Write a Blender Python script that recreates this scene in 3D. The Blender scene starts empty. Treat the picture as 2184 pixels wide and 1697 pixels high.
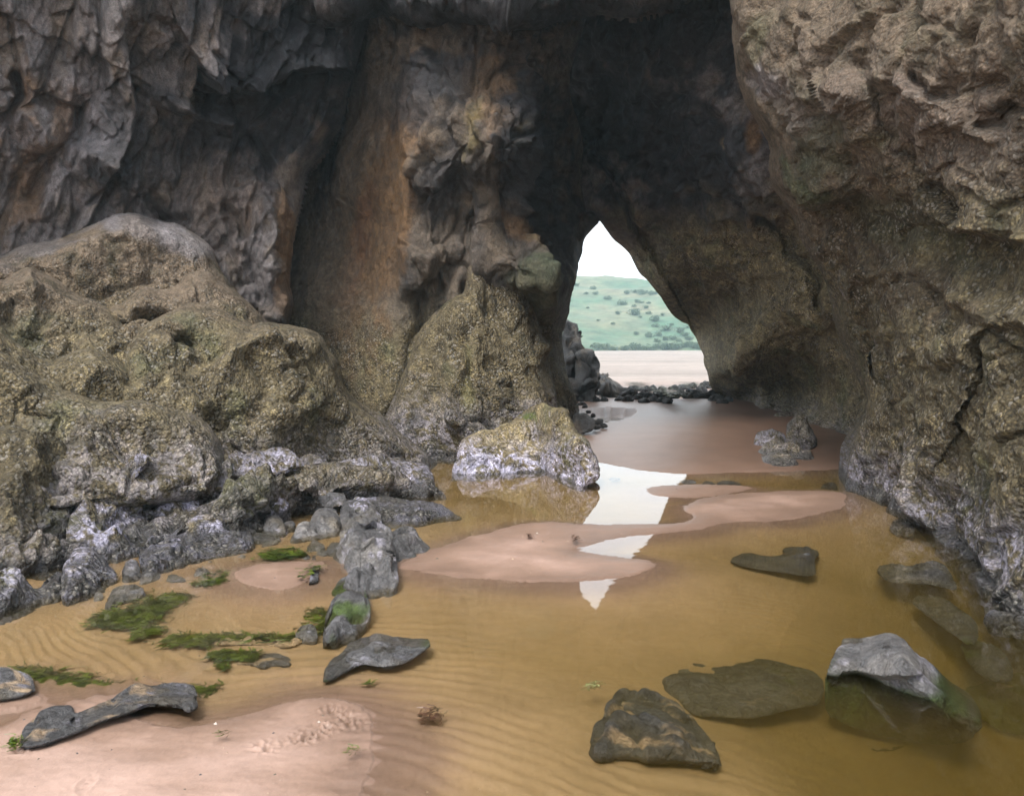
import bpy, math, random, os
import numpy as np
STEP = float(os.environ.get('RSTEP', '1.6'))
rad = math.radians
sc = bpy.context.scene
COL = sc.collection
# ------------------------------------------------------------------ camera model
F, CX, CY, H0 = 1194.4, 1092.0, 848.5, 716.0          # survey units of the photograph
PITCH = math.atan((CY - H0) / F)
CH = 1.5                                              # eye height above the pool
SP, CP = math.sin(PITCH), math.cos(PITCH)

def ray(px, py):
    u = (np.asarray(px, float) - CX) / F; v = (CY - np.asarray(py, float)) / F
    return np.stack([u, CP + v * SP, v * CP - SP], -1)
def pt(px, py, Y):
    d = ray(px, py); t = np.asarray(Y, float) / d[..., 1]
    p = d * t[..., None]; p[..., 2] += CH
    return p
def gy(px, py, z=0.0):
    d = ray(px, py); t = (z - CH) / np.minimum(d[..., 2], -1e-3)
    return t * d[..., 1]
def gpt(px, py, z=0.0):
    return pt(px, py, gy(px, py, z))
def qa(l): return [(405.2 + x * .31372, 346.0 + y * .31372) for x, y in l]
def qb(l): return [(1090.4 + x * .31372, 346.0 + y * .31372) for x, y in l]
def qc(l): return [(405.2 + x * .31372, 821.1 + y * .31372) for x, y in l]
def qd(l): return [(1090.4 + x * .31372, 821.1 + y * .31372) for x, y in l]
def qz(l): return [(1119.7 + x * .23878, 533.2 + y * .23878) for x, y in l]
def qk(l): return [(906.4 + x * .14648, 773.1 + y * .14648) for x, y in l]

# ------------------------------------------------------------------ noise
_r = np.random.RandomState(7)
G = _r.normal(size=(256, 3)); G /= np.linalg.norm(G, axis=1)[:, None]; G = G.astype(np.float32)
RT = _r.rand(256, 4).astype(np.float32)
def _h(ix, iy, iz, s):
    h = (ix * 374761393 + iy * 668265263 + iz * 1442695041 + s * 974634777) & 0xffffffff
    h = ((h ^ (h >> 13)) * 1274126177) & 0xffffffff
    return ((h ^ (h >> 16)) >> 3) & 255
def perlin(P, s=0):
    P = np.asarray(P, np.float32)
    i = np.floor(P).astype(np.int64); f = P - i
    w = f * f * f * (f * (f * 6 - 15) + 10)
    out = 0
    for dx in (0, 1):
        wx = w[:, 0] if dx else 1 - w[:, 0]
        for dy in (0, 1):
            wy = w[:, 1] if dy else 1 - w[:, 1]
            for dz in (0, 1):
                wz = w[:, 2] if dz else 1 - w[:, 2]
                g = G[_h(i[:, 0] + dx, i[:, 1] + dy, i[:, 2] + dz, s)]
                out = out + wx * wy * wz * (g[:, 0] * (f[:, 0] - dx) + g[:, 1] * (f[:, 1] - dy) + g[:, 2] * (f[:, 2] - dz))
    return out * 1.5
def fbm(P, o=4, s=0, gain=.5):
    P = np.asarray(P, np.float32); a, t, n = 1.0, 0, 0
    for k in range(o):
        t = t + a * perlin(P * (2.03 ** k), s + k * 17); n += a; a *= gain
    return t / n
def ridged(P, o=4, s=0, gain=.5):
    P = np.asarray(P, np.float32); a, t, n = 1.0, 0, 0
    for k in range(o):
        t = t + a * (1 - np.abs(perlin(P * (2.07 ** k), s + k * 13)) * 2.2); n += a; a *= gain
    return t / n
def worley(P, s=0):
    P = np.asarray(P, np.float32)
    i = np.floor(P).astype(np.int64); f = P - i
    N = len(P)
    d1 = np.full(N, 9., np.float32); d2 = np.full(N, 9., np.float32)
    idx = np.zeros(N, np.int64); vec = np.zeros((N, 3), np.float32)
    for dx in (-1, 0, 1):
        for dy in (-1, 0, 1):
            for dz in (-1, 0, 1):
                h = _h(i[:, 0] + dx, i[:, 1] + dy, i[:, 2] + dz, s)
                v = f - np.array([dx, dy, dz], np.float32) - RT[h, :3]
                d = (v * v).sum(1)
                c = d < d1
                d2 = np.where(c, d1, np.minimum(d2, d))
                d1 = np.where(c, d, d1); idx = np.where(c, h, idx); vec[c] = v[c]
    return np.sqrt(d1), np.sqrt(d2), idx, vec
def tet(P, scale, s=0, M=None):
    """broken rock: flat faces that meet in sharp creases (values joined linearly over small tetrahedra)"""
    P = np.asarray(P, np.float32)
    Q = (P if M is None else P @ M) @ ROTS[s % 7] * scale + s * 1.37
    i = np.floor(Q).astype(np.int64); f = Q - i
    o = np.argsort(-f, axis=1); fs = np.take_along_axis(f, o, 1)
    V = lambda j: RT[_h(j[:, 0], j[:, 1], j[:, 2], s), 3] - .5
    n = np.arange(len(Q)); r = V(i) * (1 - fs[:, 0]); j = i.copy()
    for k in range(3):
        j = j.copy(); j[n, o[:, k]] += 1
        r = r + V(j) * (fs[:, k] - (fs[:, k + 1] if k < 2 else 0))
    return r
ROTS = []
for _ in range(7):
    q, _x = np.linalg.qr(_r.normal(size=(3, 3))); ROTS.append(q.astype(np.float32))
def facet(P, scale, s=0, tilt=1.0, M=None):
    Q = P * scale if M is None else (P @ M) * scale
    f1, f2, i, v = worley(Q, s)
    r = (RT[i, 3] - .5) * 1.2 + (v * G[(i * 7 + 3) & 255]).sum(1) * tilt
    return r, f2 - f1
def ss(a, b, x):
    t = np.clip((x - a) / (b - a), 0, 1); return t * t * (3 - 2 * t)

# ------------------------------------------------------------------ 2D helpers
def seg_dist(px, py, pts, closed):
    pts = np.asarray(pts, float)
    n = len(pts); best = np.full(px.shape, 1e18); sgn = np.zeros(px.shape)
    nx = np.zeros(px.shape); ny = np.zeros(px.shape)
    for k in range(n if closed else n - 1):
        a = pts[k]; b = pts[(k + 1) % n]; e = b - a; L = max((e * e).sum(), 1e-9)
        t = np.clip(((px - a[0]) * e[0] + (py - a[1]) * e[1]) / L, 0, 1)
        qx = a[0] + t * e[0]; qy = a[1] + t * e[1]
        d = (px - qx) ** 2 + (py - qy) ** 2
        c = d < best
        best = np.where(c, d, best); nx = np.where(c, qx, nx); ny = np.where(c, qy, ny)
        if not closed:
            sgn = np.where(c, np.sign(e[0] * (py - a[1]) - e[1] * (px - a[0])), sgn)
    return np.sqrt(best), nx, ny, sgn
def inside(px, py, pts):
    pts = np.asarray(pts, float); n = len(pts); r = np.zeros(px.shape, bool)
    for k in range(n):
        x0, y0 = pts[k]; x1, y1 = pts[(k + 1) % n]
        if y0 == y1: continue
        c = ((y0 > py) != (y1 > py)) & (px < (x1 - x0) * (py - y0) / (y1 - y0) + x0)
        r ^= c
    return r
def sdf(px, py, pts):
    d, nx, ny, _ = seg_dist(px, py, pts, True)
    return np.where(inside(px, py, pts), d, -d), nx, ny
def smooth_poly(pts, it=1):
    p = np.asarray(pts, float)
    for _ in range(it):
        q = np.roll(p, -1, 0); p = np.stack([.78 * p + .22 * q, .22 * p + .78 * q], 1).reshape(-1, 2)
    return p
def rbf(ctrl):
    c = np.array([(x, y, d) for x, y, d in ctrl], float); s = 300.0
    X = c[:, :2] / s
    K = lambda r2: np.sqrt(r2 + .05)
    A = K(((X[:, None] - X[None]) ** 2).sum(-1))
    n = len(c); B = np.zeros((n + 3, n + 3)); B[:n, :n] = A + np.eye(n) * 1e-3
    B[:n, n] = 1; B[:n, n + 1:] = X; B[n, :n] = 1; B[n + 1:, :n] = X.T
    w = np.linalg.solve(B, np.r_[c[:, 2], 0, 0, 0])
    def f(px, py):
        x = px / s; y = py / s; o = w[n] + w[n + 1] * x + w[n + 2] * y
        for k in range(n): o = o + w[k] * K((x - X[k, 0]) ** 2 + (y - X[k, 1]) ** 2)
        return o
    return f

# ------------------------------------------------------------------ mesh accumulation
ALB = .72      # even reflectance scale for all Col colours, matched to the exposure
class Acc:
    def __init__(s): s.v = []; s.q = []; s.t = []; s.c = []; s.m = []; s.n = 0
    def add(s, v, q, t, c, m):
        s.v.append(v); s.c.append(c); s.m.append(m)
        if len(q): s.q.append(np.asarray(q) + s.n)
        if len(t): s.t.append(np.asarray(t) + s.n)
        s.n += len(v)
    def build(s, name, mat, origin=True, parent=None):
        v = np.concatenate(s.v); c = np.concatenate(s.c); m = np.concatenate(s.m)
        loc = np.zeros(3)
        if origin:
            lo, hi = v.min(0), v.max(0); loc = np.array([(lo[0] + hi[0]) / 2, (lo[1] + hi[1]) / 2, lo[2]])
        q = np.concatenate(s.q) if s.q else np.zeros((0, 4), int)
        t = np.concatenate(s.t) if s.t else np.zeros((0, 3), int)
        me = bpy.data.meshes.new(name)
        nl = q.size + t.size; nf = len(q) + len(t)
        me.vertices.add(len(v)); me.vertices.foreach_set('co', (v - loc).astype(np.float32).ravel())
        me.loops.add(nl); me.loops.foreach_set('vertex_index', np.r_[q.ravel(), t.ravel()].astype(np.int32))
        me.polygons.add(nf)
        me.polygons.foreach_set('loop_start', np.r_[np.arange(len(q)) * 4, q.size + np.arange(len(t)) * 3].astype(np.int32))
        me.update(calc_edges=True); me.validate()
        me.polygons.foreach_set('use_smooth', np.ones(len(me.polygons), bool))
        for nm, d in (('Col', c), ('Msk', m)):
            a = me.attributes.new(nm, 'FLOAT_COLOR', 'POINT')
            a.data.foreach_set('color', np.c_[np.clip(d, 0, 1) * (ALB if nm == 'Col' else 1), np.ones(len(d))].astype(np.float32).ravel())
        me.materials.append(mat)
        o = bpy.data.objects.new(name, me); COL.objects.link(o); o.location = loc
        if parent: o.parent = parent
        return o

def tag(o, label=None, cat=None, group=None, kind=None):
    if label: o['label'] = label
    if cat: o['category'] = cat
    if group: o['group'] = group
    if kind: o['kind'] = kind
    return o

def relief(acc, out, depth, disp, color, step=None, rollw=26, rollR=.8, feats=(), thick=3.0, pillow=None, smooth=1, rmask=None, crest=0):
    """a rock skin seen from the pool: its outline, how far each point lies, its roughness, and a body behind it"""
    step = step or STEP
    out = smooth_poly(out, smooth)
    x0, y0 = out.min(0) - step * 2; x1, y1 = out.max(0) + step * 2
    def axis(a, b, f0, f1):                                   # fine where the photograph looks, coarse further out
        parts = [np.arange(a, min(b, f0), step * 4), np.arange(max(a, f0), min(b, f1), step), np.arange(max(a, f1), b, step * 4), [b, b + step]]
        return np.unique(np.round(np.concatenate([p for p in parts if len(p)]), 4))
    xs = axis(x0, x1, 380, 1800); ys = axis(y0, y1, 270, 1380)
    gx, gy_ = np.meshgrid(xs, ys)
    sd, nx, ny = sdf(gx, gy_, out)
    def roll(s):
        t = np.clip(s / rollw, 0.015, 1)
        return rollR * (1 - np.sqrt(1 - (1 - t) ** 2))
    Y = depth(gx, gy_) + roll(sd) * (rmask(gx, gy_) if rmask else 1.0)
    Y0 = Y
    if crest: Y = Y - crest * np.exp(-np.maximum(sd - rollw * .5, 0) / 42)     # the brow stands out over the face below it
    for ft in feats:
        kind, pts, amp, w = ft[:4]
        d, _, _, sg = seg_dist(gx, gy_, pts, False)
        if kind == 'ridge': Y = Y - amp * np.exp(-(d / w) ** 1.3)
        elif kind == 'lip':                                   # near side lies to the right-hand of the drawing direction
            s = d * sg; soft = ft[4] if len(ft) > 4 else 5.0
            Y = Y - amp * ss(-soft, soft, s) * np.exp(-np.maximum(s, 0) / w)
        elif kind == 'fold':
            s = np.maximum(d * sg, 0); Y = Y + amp * np.minimum(s / w, ft[4] if len(ft) > 4 else 1.0)
    pos = pt(gx, gy_, Y0)                                      # roughness stands out from the plain form, never from a groove's wall
    du = np.gradient(pos, axis=1); dv = np.gradient(pos, axis=0)
    nr = np.cross(dv, du); nr /= np.linalg.norm(nr, axis=2)[..., None] + 1e-12
    view = pos - np.array([0, 0, CH])
    nr = np.where(((nr * view).sum(-1) > 0)[..., None], -nr, nr)
    ins = sd > 0
    cell = ins[:-1, :-1] | ins[1:, :-1] | ins[:-1, 1:] | ins[1:, 1:]
    H, W = gx.shape; idx = np.arange(H * W).reshape(H, W)
    quads = np.stack([idx[:-1, :-1], idx[1:, :-1], idx[1:, 1:], idx[:-1, 1:]], -1)[cell]
    used = np.unique(quads); remap = np.full(H * W, -1); remap[used] = np.arange(len(used)); quads = remap[quads]
    px = np.where(sd < 0, nx, gx).ravel()[used]; py = np.where(sd < 0, ny, gy_).ravel()[used]
    s = np.maximum(sd.ravel()[used], 0)
    Yv = Y.ravel()[used]; P = pt(px, py, Yv); N = nr.reshape(-1, 3)[used]
    D = disp(P, N, px, py, s)
    g = np.zeros(H * W); wgt = np.zeros(H * W); g[used] = D; wgt[used] = 1     # worn edges: no break is sharper than a few centimetres
    g = g.reshape(H, W); wgt = wgt.reshape(H, W)
    for _ in range(1):
        for ax in (0, 1):
            g = g + np.roll(g, 1, ax) + np.roll(g, -1, ax); wgt = wgt + np.roll(wgt, 1, ax) + np.roll(wgt, -1, ax)
    D = (g / np.maximum(wgt, 1e-9)).ravel()[used]
    P2 = P + N * D[:, None]
    c, m = color(P2, N, px, py, s)
    # boundary
    e = np.concatenate([quads[:, [0, 1]], quads[:, [1, 2]], quads[:, [2, 3]], quads[:, [3, 0]]])
    key = np.minimum(e[:, 0], e[:, 1]) * (len(used) + 1) + np.maximum(e[:, 0], e[:, 1])
    _, first, cnt = np.unique(key, return_index=True, return_counts=True)
    be = e[first[cnt == 1]]; bv = np.unique(be)
    n = len(used); cam = np.array([0, 0, CH])
    if pillow:
        t = np.clip(s / max(rollw * 1.6, s.max() * .7), 0, 1)
        th = pillow * np.sqrt(1 - (1 - t) ** 2)
        dr = P2 - cam; dr[:, 2] *= .25; dr /= np.linalg.norm(dr, axis=1)[:, None]
        isb = np.zeros(n, bool); isb[bv] = True
        bm = np.full(n, -1); bm[~isb] = n + np.arange((~isb).sum()); bm[isb] = np.nonzero(isb)[0]
        Pb = (P2 + dr * (th + .004)[:, None])[~isb]
        acc.add(np.r_[P2, Pb], np.r_[quads, bm[quads][:, ::-1]], [], np.r_[c, c[~isb]], np.r_[m, m[~isb]])
    else:
        d = P2 - cam; L = np.linalg.norm(d, axis=1)[:, None]         # the back follows the front, so the skin is a body of even thickness
        Pb = cam + d * (1 + thick / L)
        sq = np.stack([be[:, 1], be[:, 0], be[:, 0] + n, be[:, 1] + n], -1)
        acc.add(np.r_[P2, Pb], np.r_[quads, quads[:, ::-1] + n, sq], [], np.r_[c, c], np.r_[m, m])

# ------------------------------------------------------------------ materials
def newmat(name):
    m = bpy.data.materials.new(name); m.use_nodes = True; nt = m.node_tree; nt.nodes.clear()
    o = nt.nodes.new('ShaderNodeOutputMaterial'); return m, nt, o
def nd(nt, t, **k):
    n = nt.nodes.new(t)
    for a, b in k.items():
        if a in n.inputs: n.inputs[a].default_value = b
        else: setattr(n, a, b)
    return n
def math_(nt, op, a, b=None, clamp=False):
    n = nt.nodes.new('ShaderNodeMath'); n.operation = op; n.use_clamp = clamp
    for i, x in enumerate((a, b)):
        if x is None: continue
        if isinstance(x, (int, float)): n.inputs[i].default_value = x
        else: nt.links.new(x, n.inputs[i])
    return n.outputs[0]
def mixc(nt, fac, a, b, mode='MIX'):
    n = nt.nodes.new('ShaderNodeMix'); n.data_type = 'RGBA'; n.blend_type = mode
    for i, x in ((0, fac), (6, a), (7, b)):
        if isinstance(x, (int, float)): n.inputs[i].default_value = x
        elif isinstance(x, tuple): n.inputs[i].default_value = (*x, 1)
        else: nt.links.new(x, n.inputs[i])
    return n.outputs[2]
def mrange(nt, v, a, b, c, d):
    n = nt.nodes.new('ShaderNodeMapRange'); nt.links.new(v, n.inputs[0])
    for i, x in enumerate((a, b, c, d)): n.inputs[i + 1].default_value = x
    return n.outputs[0]

def rock_material():
    m, nt, out = newmat('sea_rock'); L = nt.links.new
    geo = nd(nt, 'ShaderNodeNewGeometry')
    ca = nd(nt, 'ShaderNodeAttribute', attribute_name='Col'); ma = nd(nt, 'ShaderNodeAttribute', attribute_name='Msk')
    sep = nd(nt, 'ShaderNodeSeparateColor'); L(ma.outputs['Color'], sep.inputs[0])
    barn, gloss, grain = sep.outputs[0], sep.outputs[1], sep.outputs[2]
    n1 = nd(nt, 'ShaderNodeTexNoise', Scale=9.0, Detail=8.0, Roughness=.68); L(geo.outputs['Position'], n1.inputs['Vector'])
    n2 = nd(nt, 'ShaderNodeTexNoise', Scale=55.0, Detail=4.0, Roughness=.7); L(geo.outputs['Position'], n2.inputs['Vector'])
    v1 = nd(nt, 'ShaderNodeTexVoronoi', Scale=42.0); L(geo.outputs['Position'], v1.inputs['Vector'])
    v2 = nd(nt, 'ShaderNodeTexVoronoi', Scale=23.0); L(geo.outputs['Position'], v2.inputs['Vector'])
    base = mixc(nt, 1.0, ca.outputs['Color'], mrange(nt, n1.outputs[0], .3, .7, .5, 1.5), 'MULTIPLY')
    base = mixc(nt, 1.0, base, mrange(nt, n2.outputs[0], .3, .7, .6, 1.4), 'MULTIPLY')
    # a dense crust of barnacles: every cell its own tone, dark gaps between, bare patches where it has worn off
    sv = nd(nt, 'ShaderNodeSeparateColor'); L(v1.outputs['Color'], sv.inputs[0])
    n4 = nd(nt, 'ShaderNodeTexNoise', Scale=3.3, Detail=5.0, Roughness=.65); L(geo.outputs['Position'], n4.inputs['Vector'])
    patch = math_(nt, 'MULTIPLY', barn, mrange(nt, n4.outputs[0], .40, .58, .15, 1.0))
    tone = mixc(nt, 1.0, mixc(nt, sv.outputs[1], (.45, .42, .36), (1.75, 1.72, 1.7)), mrange(nt, v1.outputs['Distance'], .25, .62, 1.15, .45), 'MULTIPLY')
    crust = mixc(nt, 1.0, base, tone, 'MULTIPLY')
    crust = mixc(nt, math_(nt, 'MULTIPLY', math_(nt, 'GREATER_THAN', sv.outputs[0], .88), .55), crust, (.30, .28, .25))
    base = mixc(nt, patch, base, crust)
    p = nd(nt, 'ShaderNodeBsdfPrincipled'); L(base, p.inputs['Base Color'])
    L(math_(nt, 'SUBTRACT', .9, math_(nt, 'MULTIPLY', gloss, .62)), p.inputs['Roughness'])
    p.inputs['Specular IOR Level'].default_value = .4
    h = math_(nt, 'ADD', math_(nt, 'MULTIPLY', math_(nt, 'SUBTRACT', 1.0, v1.outputs['Distance']), math_(nt, 'MULTIPLY', grain, .9)),
              math_(nt, 'MULTIPLY', math_(nt, 'SUBTRACT', 1.0, v2.outputs['Distance']), math_(nt, 'MULTIPLY', grain, 1.2)))
    h = math_(nt, 'ADD', h, math_(nt, 'MULTIPLY', n1.outputs[0], 2.2))
    h = math_(nt, 'ADD', h, math_(nt, 'MULTIPLY', n2.outputs[0], .5))
    # broken faces and joints finer than the modelled ones, only where no crust hides them
    wp = nd(nt, 'ShaderNodeVectorMath', operation='MULTIPLY_ADD'); L(n1.outputs['Color'], wp.inputs[0]); wp.inputs[1].default_value = (.16, .16, .16); L(geo.outputs['Position'], wp.inputs[2])
    mp = nd(nt, 'ShaderNodeMapping'); mp.inputs['Rotation'].default_value = (.3, .5, .2); mp.inputs['Scale'].default_value = (1.5, 1.2, .8); L(wp.outputs[0], mp.inputs[0])
    bare = math_(nt, 'SUBTRACT', 1.0, math_(nt, 'MULTIPLY', grain, .8))
    for scl, hh, cc in ((8.0, 1.1, .22),):
        vf = nd(nt, 'ShaderNodeTexVoronoi', Scale=scl); L(mp.outputs[0], vf.inputs['Vector'])
        ve = nd(nt, 'ShaderNodeTexVoronoi', Scale=scl, feature='DISTANCE_TO_EDGE'); L(mp.outputs[0], ve.inputs['Vector'])
        sx = nd(nt, 'ShaderNodeSeparateColor'); L(vf.outputs['Color'], sx.inputs[0])
        k = math_(nt, 'ADD', math_(nt, 'MULTIPLY', sx.outputs[0], hh), math_(nt, 'MULTIPLY', mrange(nt, ve.outputs['Distance'], 0, .06, 0, 1), cc))
        h = math_(nt, 'ADD', h, math_(nt, 'MULTIPLY', k, bare))
    b = nd(nt, 'ShaderNodeBump', Strength=1.0, Distance=.03); L(h, b.inputs['Height']); L(b.outputs[0], p.inputs['Normal'])
    L(p.outputs[0], out.inputs[0]); return m

def sand_material():
    m, nt, out = newmat('wet_sand'); L = nt.links.new
    geo = nd(nt, 'ShaderNodeNewGeometry')
    ca = nd(nt, 'ShaderNodeAttribute', attribute_name='Col'); ma = nd(nt, 'ShaderNodeAttribute', attribute_name='Msk')
    sep = nd(nt, 'ShaderNodeSeparateColor'); L(ma.outputs['Color'], sep.inputs[0])
    n1 = nd(nt, 'ShaderNodeTexNoise', Scale=2.2, Detail=6.0, Roughness=.6); L(geo.outputs['Position'], n1.inputs['Vector'])
    n2 = nd(nt, 'ShaderNodeTexNoise', Scale=260.0, Detail=3.0, Roughness=.7); L(geo.outputs['Position'], n2.inputs['Vector'])
    n3 = nd(nt, 'ShaderNodeTexNoise', Scale=22.0, Detail=6.0, Roughness=.6); L(geo.outputs['Position'], n3.inputs['Vector'])
    base = mixc(nt, 1.0, ca.outputs['Color'], mrange(nt, n1.outputs[0], .3, .7, .88, 1.12), 'MULTIPLY')
    base = mixc(nt, 1.0, base, mrange(nt, n2.outputs[0], .3, .7, .82, 1.18), 'MULTIPLY')
    base = mixc(nt, 1.0, base, mrange(nt, n3.outputs[0], .3, .7, .94, 1.06), 'MULTIPLY')
    p = nd(nt, 'ShaderNodeBsdfPrincipled'); L(base, p.inputs['Base Color'])
    L(math_(nt, 'SUBTRACT', .85, math_(nt, 'MULTIPLY', sep.outputs[1], .45)), p.inputs['Roughness'])
    p.inputs['Specular IOR Level'].default_value = .35
    h = math_(nt, 'ADD', math_(nt, 'MULTIPLY', n3.outputs[0], .5), math_(nt, 'MULTIPLY', n2.outputs[0], .12))
    b = nd(nt, 'ShaderNodeBump', Strength=.5, Distance=.012); L(h, b.inputs['Height']); L(b.outputs[0], p.inputs['Normal'])
    L(p.outputs[0], out.inputs[0]); return m

def water_material():
    m, nt, out = newmat('pool_water'); L = nt.links.new
    geo = nd(nt, 'ShaderNodeNewGeometry')
    mp = nd(nt, 'ShaderNodeMapping'); mp.inputs['Scale'].default_value = (1.0, 2.2, 1.0); L(geo.outputs['Position'], mp.inputs[0])
    n = nd(nt, 'ShaderNodeTexNoise', Scale=3.2, Detail=3.0, Roughness=.5); L(mp.outputs[0], n.inputs['Vector'])
    b = nd(nt, 'ShaderNodeBump', Strength=.022, Distance=.02); L(n.outputs[0], b.inputs['Height'])
    fr = nd(nt, 'ShaderNodeFresnel', IOR=1.33); L(b.outputs[0], fr.inputs['Normal'])
    tr = nd(nt, 'ShaderNodeBsdfTransparent'); tr.inputs[0].default_value = (.97, .965, .94, 1)
    gl = nd(nt, 'ShaderNodeBsdfGlossy', Roughness=.004); gl.inputs['Color'].default_value = (1, 1, 1, 1); L(b.outputs[0], gl.inputs['Normal'])
    mx = nd(nt, 'ShaderNodeMixShader'); L(fr.outputs[0], mx.inputs[0]); L(tr.outputs[0], mx.inputs[1]); L(gl.outputs[0], mx.inputs[2])
    L(mx.outputs[0], out.inputs[0])
    ab = nd(nt, 'ShaderNodeVolumePrincipled', Density=1.0)
    ab.inputs['Color'].default_value = (.085, .066, .022, 1); ab.inputs['Density'].default_value = 3.0
    ab.inputs['Absorption Color'].default_value = (.33, .29, .08, 1)
    L(ab.outputs[0], out.inputs[1]); return m

ROCK = rock_material(); SAND = sand_material(); WATER = water_material()

# ------------------------------------------------------------------ colours (albedo)
A_ = lambda *c: np.array(c, np.float32)
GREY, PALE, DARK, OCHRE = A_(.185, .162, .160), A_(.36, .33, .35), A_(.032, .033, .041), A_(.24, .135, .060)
OLIVE, BROWN, BY, BW = A_(.168, .135, .076), A_(.212, .160, .112), A_(.34, .275, .145), A_(.47, .45, .57)
WET, GREEN, PINK = A_(.062, .060, .062), A_(.055, .085, .018), A_(.27, .205, .17)
def lerp(a, b, t): return a + (b - a) * np.asarray(t)[:, None]
def stain_shade(c, px, py, P, lst, sd=5):  # ellipses of real stain and black rock, some with shade painted in
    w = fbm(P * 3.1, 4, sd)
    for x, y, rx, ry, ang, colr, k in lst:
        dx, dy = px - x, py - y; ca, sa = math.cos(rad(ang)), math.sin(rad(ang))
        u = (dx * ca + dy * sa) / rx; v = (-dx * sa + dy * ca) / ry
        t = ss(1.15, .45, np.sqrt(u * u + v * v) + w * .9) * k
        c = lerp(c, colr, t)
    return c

def col_cliff(stain_shades=(), base=None):
    def f(P, N, px, py, s):
        a = fbm(P * .9, 5, 11); b = fbm(P * A_(3, 3, 1.2), 4, 21); e = fbm(P * 9, 3, 31)
        c = lerp((GREY if base is None else base)[None].repeat(len(P), 0), PALE if base is None else base * 2.0, ss(.12, .5, a + .4 * e) * .55)
        c = lerp(c, BROWN, ss(-.05, .35, b) * .6)
        c = lerp(c, OCHRE, ss(.28, .5, fbm(P * A_(1.3, 1.3, .6), 4, 41)) * .6)
        c = lerp(c, DARK, ss(.05, .45, fbm(P * A_(1.1, 1.1, .5), 4, 51)) * .7)
        c = stain_shade(c, px, py, P, stain_shades)
        m = np.zeros((len(P), 3), np.float32); m[:, 1] = .25 + .25 * ss(0, .4, e); m[:, 2] = .12
        return c, m
    return f
def col_barn(white=.5, z0=.55, z1=1.6, stain_shades=(), shade=1.0, wetz=.10):
    """tide zones: bare wet foot, pale barnacles, olive barnacles, brown rock above"""
    def f(P, N, px, py, s):
        n = fbm(P * 1.7, 5, 61); n2 = fbm(P * 6, 4, 71); n3 = fbm(P * 19, 3, 81)
        z = P[:, 2] + n * .35
        c = lerp(OLIVE[None].repeat(len(P), 0), BROWN, ss(z1 - .4, z1 + .5, z))
        c = lerp(c, BY, ss(.0, .45, n2 + .5 * n3) * .55 * ss(z1 + .6, z1 - .4, z))
        c = lerp(c, OLIVE * .5, ss(.05, .35, fbm(P * 3.3, 4, 91)) * .7); c = c * (1 + .5 * n3)[:, None]
        c = lerp(c, A_(.115, .135, .060), ss(.12, .45, fbm(P * 1.3, 4, 95)) * .45)
        w = ss(z0 + .28, z0 - .30, z + n2 * .55) * white
        w = np.maximum(w, ss(.28, .5, n2 * .7 + n * .6) * white * .5 * ss(z1 + .4, z1 - .3, z))
        c = lerp(c, BW * .98, w * ss(-.25, .2, n3 + n2))
        c = lerp(c, WET * 1.2, ss(.0, .3, fbm(P * 4.4, 4, 101)) * .55 * ss(z0 + .2, z0 - .2, z))
        c = lerp(c, WET, ss(wetz + .03, wetz - .03, P[:, 2] + .05 * n2) * .85)
        c = stain_shade(c, px, py, P, stain_shades) * shade
        m = np.zeros((len(P), 3), np.float32)
        m[:, 0] = .95 * ss(z1 + 1.5, z1 - .3, z); m[:, 1] = .12 + .6 * ss(wetz + .05, wetz - .03, P[:, 2]); m[:, 2] = .55 + .45 * ss(z1 + 1.2, z1 - .5, z)
        return c, m
    return f
def col_bare(tone=1.0, white=.35, green=.0, gloss=.45, sandy=0.0, top=None):
    def f(P, N, px, py, s):
        n = fbm(P * 2.4, 5, 111); n2 = fbm(P * 8, 4, 121); n3 = fbm(P * 25, 3, 131)
        c = lerp((WET * 1.35)[None].repeat(len(P), 0), A_(.17, .155, .14), ss(-.1, .45, n + .3 * n2) * .7)
        c = lerp(c, A_(.10, .08, .05), ss(.05, .4, fbm(P * 3, 4, 141)) * .6)
        c = lerp(c, BW * .85, ss(.18, .42, n2 + .35 * n + .35 * n3) * white)
        if sandy: c = lerp(c, A_(.42, .30, .19), ss(.02, .22, fbm(P * A_(4, 7, 4), 4, 151) + N[:, 2] * .15 - .12 + sandy * .3))
        if green: c = lerp(c, GREEN, ss(.0, .3, fbm(P * 3.2, 4, 161) + green - .5))
        if top is not None: c = lerp(c, top, ss(.1, .55, N[:, 2] + .5 * n2) * .85)
        c = c * tone
        m = np.zeros((len(P), 3), np.float32); m[:, 0] = .15 * white; m[:, 1] = gloss; m[:, 2] = .25
        return c, m
    return f

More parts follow.
